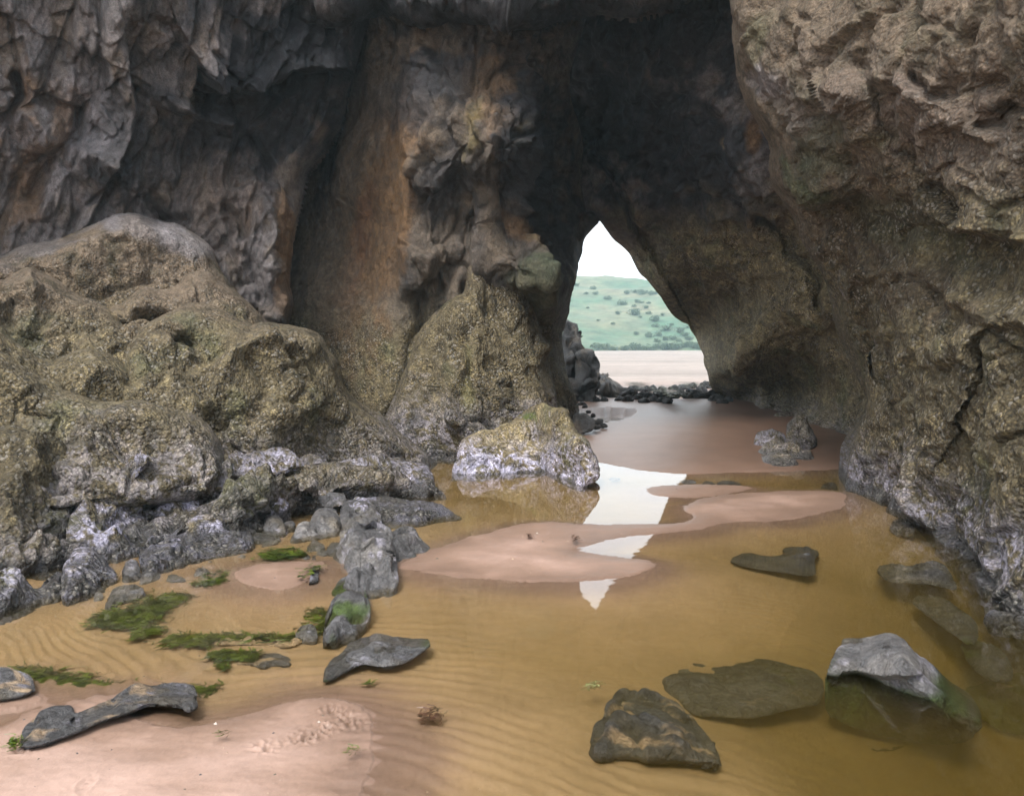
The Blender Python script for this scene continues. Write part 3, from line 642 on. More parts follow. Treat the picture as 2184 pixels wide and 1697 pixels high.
YEL = A_(.30, .24, .075)
def pillar():
    a = Acc()
    edge = qb([(290, 1480), (280, 1430), (240, 1330), (222, 1280), (213, 1150), (238, 1080), (245, 1010), (265, 925), (285, 840), (302, 790), (296, 770), (312, 728), (345, 694), (376, 658), (410, 612), (372, 570), (315, 520), (300, 470), (293, 420), (297, 330), (280, 240), (240, 120), (250, 0)])
    out = [(720, -330), (720, 900), (900, 930), (1010, 915), (1130, 890), (1175, 850)] + edge + [(1215, 200), (1235, 0), (1240, -330)]
    ctrl = ctrl_a([(1220, 300, 15.6), (1300, 600, 14.9), (1260, 900, 14.6), (1400, 500, 14.3), (1500, 200, 14.0), (1600, 700, 13.6), (1650, 1200, 13.0), (1480, 1300, 13.4), (1600, 1500, 12.6), (1800, 500, 12.7), (2000, 100, 12.2), (2000, 700, 13.0), (1860, 800, 12.7), (1760, 1000, 13.1), (2184, 1000, 13.2)]) + \
        ctrl_b([(100, 400, 12.8), (100, 800, 12.9), (100, 1300, 13.2), (220, 1100, 16.0), (290, 780, 16.4), (372, 672, 16.8), (345, 620, 16.6), (293, 300, 15.6), (280, 1450, 15.4), (150, 1480, 13.6), (200, 950, 14.0)]) + [(950, -200, 12.0), (1220, -200, 13.0), (800, -200, 13.5), (760, 600, 15.6), (1050, 150, 12.0)]
    feats = [('ridge', qa([(1830, 0), (1800, 300), (1720, 560), (1690, 760), (1740, 960)]), .22, 14),
             ('lip', qa([(1690, 720), (1850, 820), (1840, 900), (1750, 990), (1780, 1020), (1900, 1000), (1960, 900), (1990, 720)]), .20, 40, 4),
             ('ridge', qa([(1760, 1000), (1775, 1080), (1740, 1180), (1700, 1350), (1640, 1500)]), -.35, 9),
             ('ridge', qa([(1960, 400), (2030, 560), (2010, 700), (1980, 960)]), -.28, 12),
             ('ridge', qa([(2080, 300), (2060, 480), (2140, 620)]), .35, 18),
             ('lip', qb([(200, 300), (130, 380), (60, 330), (20, 230)]), .18, 30, 5),
             ('ridge', qb([(230, 200), (300, 420), (330, 600)]), -.5, 12),
             ('ridge', qb([(0, 530), (60, 640), (150, 720), (180, 760)]), .3, 12),
             ('ridge', qb([(30, 900), (100, 1050), (140, 1300)]), -.3, 14),
             ('ridge', qb([(120, 820), (170, 1000), (180, 1300)]), .3, 16)]
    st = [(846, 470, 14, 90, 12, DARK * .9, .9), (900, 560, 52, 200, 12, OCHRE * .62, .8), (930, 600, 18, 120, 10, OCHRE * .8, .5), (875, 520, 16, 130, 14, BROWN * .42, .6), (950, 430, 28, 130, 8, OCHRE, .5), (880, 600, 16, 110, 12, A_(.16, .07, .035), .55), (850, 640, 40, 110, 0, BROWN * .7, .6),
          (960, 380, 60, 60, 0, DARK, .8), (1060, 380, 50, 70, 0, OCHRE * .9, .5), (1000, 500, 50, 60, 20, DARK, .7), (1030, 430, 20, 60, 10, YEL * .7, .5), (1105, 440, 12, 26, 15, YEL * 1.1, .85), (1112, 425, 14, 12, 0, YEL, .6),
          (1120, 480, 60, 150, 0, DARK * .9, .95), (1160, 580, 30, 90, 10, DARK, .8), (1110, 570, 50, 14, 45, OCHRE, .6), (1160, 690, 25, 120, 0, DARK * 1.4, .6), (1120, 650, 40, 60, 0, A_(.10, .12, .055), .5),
          (1040, 170, 200, 170, 0, DARK, .85), (1000, 360, 60, 40, 0, DARK, .7), (900, 100, 120, 200, 0, DARK * .8, .9)]  # upper dark patches paint the overhang's shadow into the black rock colour
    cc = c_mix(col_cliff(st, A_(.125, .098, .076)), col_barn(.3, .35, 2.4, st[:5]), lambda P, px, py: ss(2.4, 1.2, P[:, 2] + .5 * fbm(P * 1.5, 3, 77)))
    wsm = lambda P, px, py: ss(975, 940, px + 30 * fbm(P * 1.2, 3, 78)) * ss(300, 360, py + 0 * px) * .8
    dd = d_mix(d_fract(strat(5, 12, 0, 1.5, 1.2, .7), .85, 500), d_smooth(strat(0, 14, 0, 1.2, 1, .4), .6, 520), wsm)
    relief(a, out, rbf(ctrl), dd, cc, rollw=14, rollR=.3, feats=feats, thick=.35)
    # the lower apron
    ap = qa([(1630, 1530), (1690, 1390), (1750, 1250), (1785, 1130), (1860, 1050), (1940, 985), (1985, 970), (1998, 835), (2040, 828), (2075, 870), (2140, 850), (2200, 900)]) + qb([(60, 980), (110, 1100), (150, 1250), (190, 1380), (200, 1500)]) + [(1140, 880), (1100, 905), (1000, 905), (925, 880)]
    c2 = ctrl_a([(1640, 1500, 12.0), (1750, 1250, 12.3), (1985, 970, 12.6), (2020, 835, 12.9), (1950, 1200, 11.9), (1900, 1500, 11.4), (2184, 1200, 12.4)]) + ctrl_b([(100, 1200, 13.0), (150, 1480, 12.6)]) + [(1000, 895, 11.3), (1100, 870, 11.8)]
    f2 = [('ridge', qa([(1940, 990), (1960, 1200), (1900, 1400), (1920, 1514)]), .3, 16), ('ridge', qa([(2010, 840), (2030, 1000), (2100, 1200)]), .25, 16), ('ridge', qa([(1880, 1060), (1840, 1250), (1760, 1400)]), -.15, 12), ('ridge', qa([(2080, 1050), (2110, 1250), (2184, 1450)]), -.2, 12)]
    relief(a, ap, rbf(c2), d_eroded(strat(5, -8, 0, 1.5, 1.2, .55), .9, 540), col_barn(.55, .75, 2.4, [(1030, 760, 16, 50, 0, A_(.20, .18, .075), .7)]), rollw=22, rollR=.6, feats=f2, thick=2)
    o = a.build('cave_wall', ROCK, False)
    tag(o, 'dark craggy rock wall with an ochre stained cleft beside the arch', 'cave wall', kind='structure')

def arch_wall():
    a = Acc()
    out = [(1150, -330), (1130, 300)] + qb([(150, 300), (230, 600), (290, 640), (340, 620), (366, 655), (394, 690), (432, 742), (470, 770), (500, 800), (525, 850), (550, 888), (570, 905), (600, 946), (632, 985), (660, 1030), (690, 1070), (722, 1092), (748, 1097), (765, 1130), (783, 1155), (800, 1195), (818, 1225), (814, 1270), (830, 1310), (842, 1370), (880, 1412), (950, 1440), (1000, 1500), (1010, 1620)]) + [(1420, 960), (1620, 990), (1760, 900), (1760, -330)]
    ctrl = ctrl_b([(372, 674, 16.9), (250, 200, 16.2), (300, 450, 16.6), (500, 800, 18.0), (660, 1030, 19.4), (820, 1220, 21.0), (840, 1370, 22.0), (950, 1440, 21.0), (1020, 1500, 19.2), (1100, 1470, 17.6), (1250, 1540, 15.0), (1400, 1600, 13.3), (600, 300, 14.8), (600, 500, 15.6), (900, 100, 13.2), (1050, 500, 13.4), (720, 700, 16.2), (800, 900, 17.0), (1250, 1000, 14.2), (1000, 1100, 16.4), (900, 1300, 18.8), (1500, 1450, 12.6), (1300, 750, 13.6), (500, 50, 14.4)]) + [(1300, -200, 12.6), (1600, -200, 11.4), (1700, 300, 11.5), (1200, 100, 14.0)]
    feats = [('lip', qb([(660, 920), (620, 850), (560, 740), (480, 600), (400, 470), (340, 380)]), -.55, 60, 6),
             ('ridge', qb([(400, 420), (520, 600), (620, 780), (690, 950)]), .25, 8),
             ('lip', qb([(700, 780), (800, 740), (830, 700), (800, 620), (790, 560)]), .35, 50, 5),
             ('ridge', qb([(1060, 650), (1130, 740), (1170, 800), (1260, 830), (1310, 900), (1340, 1010)]), -.45, 7),
             ('ridge', qb([(800, 640), (860, 780), (960, 950), (1060, 1100)]), .22, 16),
             ('ridge', qb([(950, 960), (1000, 1040), (1020, 1120)]), -.2, 8), ('ridge', qb([(1090, 1300), (1130, 1400), (1100, 1500)]), -.3, 8), ('ridge', qb([(960, 1400), (1000, 1300), (980, 1150)]), .2, 18),
             ('ridge', qb([(400, 60), (410, 170), (370, 270)]), -.4, 10),
             ('lip', qb([(880, 1180), (760, 1000), (620, 760), (500, 560), (420, 440)]), .22, 26, 3), ('lip', qb([(1080, 1420), (980, 1220), (840, 980), (700, 760), (600, 600)]), .22, 30, 3),
             ('lip', qb([(1240, 1400), (1130, 1180), (1000, 960), (880, 760), (800, 600), (700, 420)]), .20, 34, 3), ('ridge', qb([(660, 300), (760, 470), (830, 600), (950, 820)]), -.14, 7),
             ('ridge', qb([(820, 180), (900, 330), (1000, 480), (1090, 640)]), -.16, 8), ('ridge', qb([(560, 350), (640, 480), (720, 600)]), .16, 10), ('lip', qb([(1330, 1250), (1240, 1080), (1120, 900), (1000, 700)]), .18, 30, 3)]
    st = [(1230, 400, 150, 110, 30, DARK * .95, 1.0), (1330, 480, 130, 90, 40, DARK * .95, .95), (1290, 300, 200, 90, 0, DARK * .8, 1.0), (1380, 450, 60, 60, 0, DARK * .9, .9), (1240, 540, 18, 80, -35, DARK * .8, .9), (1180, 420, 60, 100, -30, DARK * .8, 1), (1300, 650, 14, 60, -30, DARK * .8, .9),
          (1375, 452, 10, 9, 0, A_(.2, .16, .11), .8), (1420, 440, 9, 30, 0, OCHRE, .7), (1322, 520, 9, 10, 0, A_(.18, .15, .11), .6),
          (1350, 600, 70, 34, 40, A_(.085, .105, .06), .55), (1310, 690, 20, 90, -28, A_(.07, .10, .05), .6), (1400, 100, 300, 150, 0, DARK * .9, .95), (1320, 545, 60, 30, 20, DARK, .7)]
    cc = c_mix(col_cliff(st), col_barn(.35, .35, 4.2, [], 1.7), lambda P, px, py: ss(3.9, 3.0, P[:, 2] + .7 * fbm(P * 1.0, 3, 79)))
    low = lambda P, px, py: ss(3.2, 1.8, P[:, 2] + .5 * fbm(P * 1.0, 3, 80))
    M = strat(0, 42, 0, 1.7, 1.0, .5)
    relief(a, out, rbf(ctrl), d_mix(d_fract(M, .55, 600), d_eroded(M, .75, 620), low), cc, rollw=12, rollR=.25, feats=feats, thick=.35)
    o = a.build('cave_roof', ROCK, False)
    tag(o, 'blue black slanting rock slab forming the leaning side of the arch', 'cave roof', kind='structure')

def right_wall():
    a = Acc()
    out = [(1375, -330), (1400, 120), (1380, 230)] + qb([(950, -40), (985, 130), (1042, 232), (1098, 352), (1086, 420), (1110, 512), (1182, 622), (1240, 760), (1270, 800), (1312, 862), (1350, 960), (1372, 1100), (1412, 1200), (1482, 1350), (1520, 1440)]) + qd([(1402, 80), (1385, 200), (1378, 320), (1420, 375), (1560, 440), (1700, 490), (1790, 580), (1860, 670), (1960, 760), (2040, 850), (2120, 900)]) + [(1790, 1140), (2000, 1260), (2200, 1390), (2700, 1700), (2700, -330)]
    ctrl = gd([(1523, 925), (1580, 955), (1650, 1000), (1690, 1050), (1775, 1115), (2000, 1240), (2200, 1370)], -.15) + \
        ctrl_b([(1000, 150, 9.0), (1100, 420, 9.3), (1200, 650, 9.8), (1350, 960, 10.2), (1450, 1300, 10.3), (1300, 300, 8.0), (1500, 100, 7.0), (1600, 600, 7.9), (1600, 1000, 8.4), (1700, 1400, 7.6), (2184, 0, 5.4), (2184, 700, 5.7), (2184, 1400, 5.3), (1900, 350, 6.3), (1900, 900, 6.8)]) + \
        [(2184, 350, 3.5), (2184, 900, 3.6), (2600, 400, 2.4), (2600, 1200, 2.4), (2400, -250, 2.6), (1900, -200, 4.6), (1450, -200, 7.2), (1450, 150, 8.4)]
    feats = [('lip', qb([(2600, 900), (2184, 770), (1980, 700), (1800, 690), (1650, 620), (1500, 530), (1390, 570), (1300, 560), (1200, 530), (1110, 500)]), .42, 75, 9),
             ('lip', qb([(1370, 260), (1400, 340), (1460, 420), (1560, 520), (1700, 600)]), -.30, 60, 8),
             ('ridge', qb([(1400, 130), (1390, 250), (1420, 400)]), .25, 22),
             ('ridge', qb([(1480, 0), (1540, 150), (1620, 320), (1760, 470), (1900, 620)]), -.28, 16),
             ('ridge', qb([(1560, 60), (1700, 130), (1850, 230), (1960, 330)]), .2, 24), ('ridge', qb([(1700, 60), (1800, 120), (1950, 110), (2080, 60)]), -.2, 10), ('ridge', qb([(1980, 260), (2050, 250), (2090, 180)]), -.2, 9),
             ('lip', qb([(1990, 1090), (1880, 1020), (1740, 930), (1620, 880), (1530, 900), (1520, 980), (1550, 1100), (1570, 1200)]), .32, 60, 8),
             ('lip', qb([(2300, 1180), (2160, 1110), (2030, 1110), (1960, 1200), (1900, 1400)]), .30, 50, 8),
             ('ridge', qb([(1350, 900), (1440, 1080), (1500, 1250), (1520, 1400)]), .18, 16),
             ('ridge', qb([(1530, 1100), (1590, 1230), (1600, 1330)]), -.25, 12),
             ('ridge', qb([(1000, 40), (1080, 150), (1180, 300), (1260, 380)]), -.18, 9),
             ('ridge', qd([(1640, 180), (1700, 330), (1790, 520)]), .2, 16), ('ridge', qd([(1650, 240), (1620, 330), (1560, 380)]), -.2, 10), ('ridge', qd([(1870, 460), (1960, 600), (2060, 690)]), -.2, 12)]
    st = [(1470, 400, 70, 26, 60, A_(.26, .22, .20), .65), (1560, 400, 110, 70, 20, PINK * .85, .45), (1680, 420, 120, 80, 30, PINK * .85, .45), (1500, 470, 40, 60, 0, A_(.13, .15, .09), .5), (1490, 510, 60, 14, 40, A_(.08, .11, .04), .5), (1600, 560, 130, 34, 24, A_(.09, .095, .05), .55), (1590, 620, 160, 40, 30, A_(.14, .10, .07), .5), (1430, 370, 30, 26, 40, PALE, .5), (2000, 250, 250, 160, 20, PINK * .9, .5), (1600, 100, 200, 120, 0, PINK * .8, .5)]
    dd = d_eroded(strat(0, 38, 10, 1.6, 1.0, .5), .8, 700, .7)
    relief(a, out, rbf(ctrl), dd, col_barn(.85, .42, 2.5, st, .85), rollw=24, rollR=1.0, feats=feats, thick=4.5)
    o = a.build('cave_side', ROCK, False)
    tag(o, 'overhanging brown barnacled rock wall rising from the deep side of the pool', 'rock wall', kind='structure')
def roof():
    a = Acc()
    out = [(540, -340), (585, 20), (650, 140), (720, 220), (790, 268), (850, 300), (905, 282), (960, 300), (1040, 286), (1110, 302), (1190, 282), (1270, 290), (1340, 255), (1400, 215), (1450, 100), (1520, -340)]
    ctrl = [(560, -300, 11.2), (700, 220, 12.0), (900, 290, 11.9), (1100, 290, 11.8), (1350, 250, 11.4), (1000, 0, 11.6), (1000, -300, 10.6), (1500, -300, 10.0), (1420, 100, 11.4)]
    feats = [('ridge', [(900, 330), (930, 200), (880, 60), (920, -300)], -.7, 26), ('ridge', [(1180, 330), (1150, 180), (1230, 20), (1210, -300)], -.6, 22), ('ridge', [(1040, 320), (1050, 180), (1010, 0), (1060, -300)], .5, 50), ('ridge', [(760, 300), (740, 150), (690, 0), (700, -300)], .4, 40)]
    st = [(1000, 250, 420, 160, 0, DARK, .9), (1150, 60, 220, 120, 20, DARK, .8), (800, 60, 120, 160, 0, GREY, .5), (980, 120, 40, 120, 10, OCHRE, .5)]
    relief(a, out, rbf(ctrl), d_fract(strat(8, 15, 5, 1.6, 1.2, .55), 1.15, 800), col_cliff(st), rollw=40, rollR=1.4, feats=feats, thick=6.5)
    o = a.build('cave_ceiling', ROCK, False)
    tag(o, 'dark rock overhang roofing the cleft and the arch', 'cave ceiling', kind='structure')
roof(); cliff_face(); rock_ledge(); pillar(); arch_wall(); right_wall()
# ------------------------------------------------------------------ loose and rooted rocks round the pool
def colspan(out):
    p = smooth_poly(out, 1); n = 160
    xs = np.linspace(p[:, 0].min(), p[:, 0].max(), n); yb = np.full(n, -1e9); yt = np.full(n, 1e9)
    for k in range(len(p)):
        a, b = p[k], p[(k + 1) % len(p)]
        lo, hi = min(a[0], b[0]), max(a[0], b[0]); m = (xs >= lo) & (xs <= hi)
        t = (xs[m] - a[0]) / (b[0] - a[0] + 1e-9); y = a[1] + t * (b[1] - a[1])
        yb[m] = np.maximum(yb[m], y); yt[m] = np.minimum(yt[m], y)
    for y in (yb, yt):
        k = np.ones(15) / 15; y[:] = np.convolve(np.r_[[y[0]] * 7, y, [y[-1]] * 7], k, 'valid')
    return xs, yb, yt

def rock(name, label, out, back, disp, color, z=-.05, feats=(), sink=7, cat='rock', group=None, rollR=None, rollw=None, pillow=None, kind=None, step=None, rest=None, smooth=1, d0=None, flat=None):
    """a rock that stands in the pool or sand: its front foot is on the bed where the outline meets it and it leans back by `back` metres"""
    out = [tuple(map(float, p)) for p in out]
    xs, yb, yt = colspan(out)
    o = np.array(out); ybf = np.interp(o[:, 0], xs, yb); ytf = np.interp(o[:, 0], xs, yt)
    o2 = o.copy(); low = (o[:, 1] - ytf) / np.maximum(ybf - ytf, 1) > .75; o2[low, 1] += sink
    hmax = max((yb - yt).max(), 4); wpx = o[:, 0].max() - o[:, 0].min()
    kb = np.polyfit(xs, yb, 1)
    def depth(px, py):
        if flat is not None: return gy(px, py, flat)
        b = np.interp(px, xs, yb); t = np.interp(px, xs, yt)
        base = gy(px, .35 * b + .65 * np.polyval(kb, px), z) if d0 is None else np.full(px.shape, d0)
        k = np.clip((b - py) / hmax, -.2, 1.05)
        return base + back * (.25 * k + .75 * np.maximum(k, 0) ** 1.7)
    def rmask(px, py):
        b = np.interp(px, xs, yb)
        if flat is not None: return 1.0
        return .12 + .88 * ss(.05, .75, (b - py) / hmax)
    SIZE[0] = max(wpx, 1.3 * hmax) / F * float(gy(o[:, 0].mean(), o[:, 1].max(), 0) if d0 is None else d0)
    a = Acc()
    relief(a, o2, depth, disp, color, step=step, rollw=rollw or max(8, .30 * min(hmax, wpx)), rollR=rollR if rollR is not None else back * .8, feats=feats, pillow=pillow or back * .9, smooth=smooth, rmask=rmask)
    ob = a.build(name, ROCK)
    tag(ob, label, cat, group, kind); return ob

MB = strat(10, 20, 10, 1.2, 1.0, .9)
# barnacled rocks rooted along the left of the pool
G1 = 'barnacled rocks along the foot of the ledge'
def B(label, out, back, s, white=.6, z0=.45, z1=1.5, a=1.0, z=-.04, feats=(), st=(), shade=1.0, **k):
    return rock('rock', label, qc(out), back, d_boulder(a, s, MB), col_barn(min(white + .42, 1.25), z0, z1, st, shade), z, feats, group=G1, **k)
B('tall dark olive barnacled rock with a rounded top under the ledge', [(-420, 640), (-400, 400), (-330, 220), (-150, 110), (0, 62), (85, 56), (170, 105), (250, 170), (300, 230), (325, 330), (310, 450), (265, 590), (210, 650), (80, 668), (0, 670), (-120, 700), (-280, 700)], 1.1, 1000, white=.25, z0=.2, z1=1.6, shade=.7,
  feats=[('ridge', qc([(300, 240), (290, 400), (200, 600)]), .10, 16), ('ridge', qc([(60, 80), (80, 300), (20, 560)]), .08, 30)])
B('low crusted rock with a dark wet foot at the corner of the sandy pool', [(-420, 800), (-200, 740), (0, 690), (60, 668), (110, 700), (150, 728), (200, 692), (240, 640), (272, 650), (285, 740), (240, 800), (120, 840), (60, 872), (0, 900), (-200, 980), (-420, 1080)], .5, 1020, white=.5, z0=.4)
B('pale crusted rock with a whitish cap high behind the other rocks', [(250, 255), (262, 148), (330, 110), (420, 78), (500, 72), (570, 120), (640, 150), (560, 260), (520, 330), (460, 330), (380, 330), (300, 380)], .8, 1030, white=.9, z0=1.1, d0=6.9, sink=0)
B('dark olive crusted rock directly above the long barnacled slope', [(540, 200), (560, 150), (640, 92), (760, 80), (880, 110), (960, 122), (985, 200), (965, 290), (930, 400), (860, 420), (820, 330), (700, 260), (600, 260)], .9, 1040, white=.3, z0=.5, d0=7.3, sink=0)
B('long barnacled rock sloping down to the grey dome', [(480, 340), (520, 285), (560, 245), (620, 190), (680, 155), (740, 145), (820, 165), (850, 250), (835, 330), (870, 385), (890, 405), (780, 440), (700, 480), (640, 520), (600, 500), (550, 420)], 1.0, 1050, white=.75, z0=.7, feats=[('ridge', qc([(740, 150), (780, 260), (700, 440)]), .10, 14)], d0=7.0)
B('lumpy crusted rock with a curved white rimmed hollow', [(280, 580), (282, 430), (310, 368), (360, 320), (480, 303), (540, 330), (560, 380), (620, 400), (658, 450), (655, 510), (600, 540), (560, 610), (480, 620), (330, 630)], .8, 1060, white=.7, z0=.75,
  feats=[('ridge', qc([(420, 470), (480, 440), (510, 400), (470, 390)]), -.12, 8), ('ridge', qc([(330, 380), (400, 330), (500, 330), (550, 380)]), .10, 10), ('ridge', qc([(400, 500), (480, 480), (530, 430)]), .1, 8)])
B('small rounded rock with yellow barnacles and a lilac wet base', [(262, 780), (262, 640), (288, 588), (330, 545), (390, 545), (450, 588), (500, 640), (522, 690), (450, 725), (390, 765), (330, 795)], .5, 1070, white=1.0, z0=.34, z1=1.0)
B('barnacled hump touching the back ledge beside the pale stones', [(945, 160), (1000, 92), (1050, 66), (1150, 76), (1220, 110), (1262, 142), (1255, 210), (1100, 250), (990, 250), (950, 210)], .8, 1080, white=.7, z0=.6, d0=8.0, sink=0)
B('round yellow barnacled boulder beside the smooth grey dome', [(922, 350), (945, 290), (990, 242), (1060, 236), (1120, 280), (1162, 370), (1140, 450), (1060, 470), (990, 460), (935, 430)], .6, 1090, white=.35, z0=.22, z1=1.2)
B('domed yellow topped boulder with a lilac face', [(1075, 260), (1090, 215), (1125, 185), (1200, 155), (1290, 155), (1380, 180), (1420, 240), (1405, 325), (1330, 360), (1240, 360), (1150, 340)], .8, 1100, white=.8, z0=.42, z1=1.1, feats=[('lip', qc([(1420, 250), (1340, 230), (1250, 215), (1160, 220), (1090, 250)]), .12, 30, 4)])
B('knobbly lilac stone wedged under the domed boulder', [(1128, 450), (1140, 300), (1175, 285), (1215, 292), (1262, 340), (1255, 425), (1205, 475), (1150, 480)], .4, 1110, white=1.0, z0=.6)
B('flat topped barnacled rock with clean blue grey faces', [(1385, 300), (1383, 200), (1440, 180), (1500, 170), (1620, 155), (1650, 175), (1700, 168), (1780, 175), (1830, 210), (1856, 280), (1845, 332), (1700, 335), (1560, 330), (1440, 325)], .9, 1120, white=.75, z0=.34, z1=1.0, feats=[('ridge', qc([(1630, 165), (1650, 250), (1600, 320)]), -.12, 7), ('ridge', qc([(1700, 260), (1680, 330)]), -.1, 6)])
B('low speckled rock slab sloping into the water next to the boulder', [(1490, 345), (1560, 316), (1640, 312), (1760, 335), (1870, 350), (1920, 380), (1990, 402), (1880, 425), (1760, 455), (1640, 475), (1590, 468), (1500, 430)], .5, 1130, white=.85, z0=.5, z1=.6, a=.7)
B('big grey barnacle speckled dome rock', [(585, 570), (640, 530), (720, 490), (790, 430), (850, 410), (960, 408), (1020, 450), (1072, 482), (1088, 540), (1000, 575), (880, 600), (790, 640), (700, 650), (600, 650)], .7, 1140, white=1.0, z0=.75, z1=.55, a=.7, st=[(660, 963, 10, 7, 0, BY, .8), (682, 956, 8, 5, 0, BY, .7)])
B('knobbly grey stone leaning on the speckled dome', [(600, 655), (620, 560), (690, 515), (760, 510), (800, 550), (790, 615), (720, 645), (690, 675), (620, 685)], .35, 1150, white=.9, z0=.5, z1=.5)

G2 = 'bare wet stones at the pool edge'
def S(label, out, back, s, tone=1.0, white=.3, a=1.0, z=-.03, q=qc, **k):
    kk = {n: k.pop(n) for n in ('green', 'gloss', 'sandy', 'top') if n in k}
    return rock('stone', label, q(out), back, d_boulder(a, s, MB, 1.0), col_bare(tone, white, **kk), z, cat='stone', group=k.pop('group', G2), **k)
S('smooth brown grey wet boulder with a rounded crown', [(1300, 500), (1322, 430), (1345, 380), (1400, 364), (1450, 385), (1458, 470), (1400, 498), (1340, 505)], .45, 1200, 1.5, .1)
S('smooth pale olive stone leaning against a brown wet boulder', [(1232, 512), (1262, 450), (1300, 428), (1335, 440), (1345, 480), (1310, 518)], .3, 1210, 2.3, .1)
S('square dark stone with a speckled front by the low slab', [(1450, 470), (1448, 350), (1530, 336), (1622, 375), (1628, 465), (1540, 478), (1480, 484)], .45, 1220, 1.2, .6)
S('curved dark stone lying across the top of the wet boulder', [(1278, 395), (1290, 345), (1350, 315), (1400, 300), (1440, 300), (1482, 330), (1460, 362), (1385, 372), (1330, 402)], .3, 1230, 1.3, .5, d0=7.9, sink=0)
S('small lilac speckled stone next to the speckled dome', [(1040, 460), (1050, 420), (1080, 402), (1110, 415), (1115, 455), (1080, 478)], .2, 1240, 1.6, .9)
S('small rounded speckled stone between two yellow boulders', [(1115, 470), (1130, 410), (1170, 398), (1210, 430), (1232, 470), (1200, 498), (1140, 495)], .25, 1250, 1.5, .6)
S('little round stone below the lilac wedge', [(1200, 455), (1215, 425), (1245, 422), (1262, 445), (1245, 470), (1215, 475)], .15, 1260, 1.4, .4)
S('low brown stone in front of the speckled dome', [(1065, 500), (1090, 478), (1140, 475), (1190, 490), (1200, 505), (1140, 520), (1085, 522)], .25, 1270, 1.6, .1)
S('small grey stone sitting in the weed', [(1110, 530), (1135, 505), (1170, 500), (1190, 512), (1170, 528), (1130, 535)], .15, 1280, 1.8, .1)
S('low pale ridge of stone beside the weedy channel', [(855, 625), (870, 600), (895, 584), (925, 595), (970, 585), (1020, 558), (1055, 570), (1075, 590), (1010, 615), (930, 640), (880, 650)], .3, 1290, 2.4, .3)
S('little brown stone at the end of the pale ridge', [(1050, 620), (1068, 595), (1095, 592), (1110, 608), (1085, 622)], .12, 1300, 1.6, .1)
S('angular pale stone pair member near the weedy sand', [(1258, 600), (1260, 572), (1300, 565), (1325, 575), (1320, 600), (1285, 603)], .15, 1310, 2.4, .2)
S('pointed pale stone against the dark outcrop', [(1322, 597), (1335, 568), (1372, 550), (1400, 556), (1385, 585), (1350, 600)], .18, 1320, 2.4, .2)
S('pale triangular stone behind the pointed pale stone', [(1298, 545), (1320, 515), (1345, 505), (1390, 530), (1372, 556), (1330, 560)], .2, 1330, 2.2, .2)
S('grey block stone touching the back of the dark outcrop', [(1388, 555), (1400, 525), (1430, 515), (1465, 522), (1455, 572), (1410, 585)], .25, 1340, 2.0, .3)
S('flat dark stone half under the green weed', [(440, 805), (460, 745), (480, 715), (550, 703), (632, 728), (590, 760), (570, 788), (500, 808)], .3, 1350, 1.5, .2)
S('angular brown stone below the knobbly grey stone', [(590, 690), (600, 655), (650, 630), (688, 650), (672, 682), (625, 693)], .2, 1360, 1.6, .2)
S('dark brown stone between the lilac based rock and the brown stone', [(515, 680), (525, 610), (560, 590), (595, 610), (600, 660), (560, 690)], .25, 1370, 1.2, .3)
S('flat weedy stone awash beside the white cap stone', [(700, 680), (720, 650), (760, 655), (800, 680), (760, 695)], .12, 1380, 1.6, .2)
S('small white capped pebble at the edge of the sandy pool', [(395, 762), (402, 732), (425, 722), (442, 740), (430, 765)], .1, 1390, 2.5, .8)
S('pale slab of stone awash under the green weed', [(820, 660), (850, 625), (900, 640), (880, 670), (840, 675)], .12, 1395, 2.2, .1)
# the dark outcrop in the middle
G3 = 'dark outcrop rocks in the middle of the pool'
S('large dark slabby outcrop running down into the pool', [(1305, 700), (1330, 640), (1420, 590), (1470, 540), (1500, 486), (1560, 480), (1640, 500), (1675, 520), (1695, 600), (1700, 690), (1680, 740), (1600, 760), (1540, 730), (1500, 735), (1430, 790), (1380, 795), (1385, 730)], 1.1, 1400, 1.5, .35, a=1.2, group=G3, rollR=.35,
  feats=[('lip', qc([(1300, 700), (1420, 620), (1500, 550), (1600, 545), (1640, 560)]), -.10, 40, 4), ('ridge', qc([(1500, 490), (1590, 540), (1640, 600), (1680, 700)]), .10, 10), ('ridge', qc([(1510, 690), (1560, 640), (1650, 620)]), .08, 10), ('ridge', qc([(1480, 560), (1450, 650), (1400, 740)]), -.08, 8)])
S('rounded mossy black rock at the tip of the sand bar', [(1668, 625), (1660, 500), (1700, 474), (1760, 480), (1800, 520), (1860, 545), (1770, 600), (1720, 630)], .5, 1410, 1.1, .2, green=.45, group=G3)
S('weedy lump at the near end of the dark outcrop', [(1368, 940), (1390, 870), (1420, 790), (1440, 732), (1500, 714), (1560, 742), (1582, 790), (1575, 850), (1535, 925), (1470, 950), (1400, 955)], .75, 1420, 1.4, .4, green=.5, group=G3, feats=[('ridge', qc([(1500, 720), (1480, 820), (1400, 940)]), .06, 8)])
S('thin dark rib of rock like a crooked tail in the shallows', [(1368, 1095), (1400, 1050), (1465, 1000), (1475, 975), (1550, 960), (1590, 935), (1640, 932), (1690, 945), (1780, 960), (1850, 945), (1780, 990), (1700, 1032), (1620, 1036), (1540, 1022), (1460, 1062), (1400, 1096)], .35, 1430, 1.3, .2, a=.4, green=.3, sandy=0, group=G3, sink=4, rollR=.05, flat=.01)
S('small blue grey stone poking out beside the weedy lump', [(1252, 912), (1270, 895), (1300, 884), (1330, 884), (1358, 905), (1345, 938), (1295, 938)], .18, 1440, 2.6, .3, group=G3)
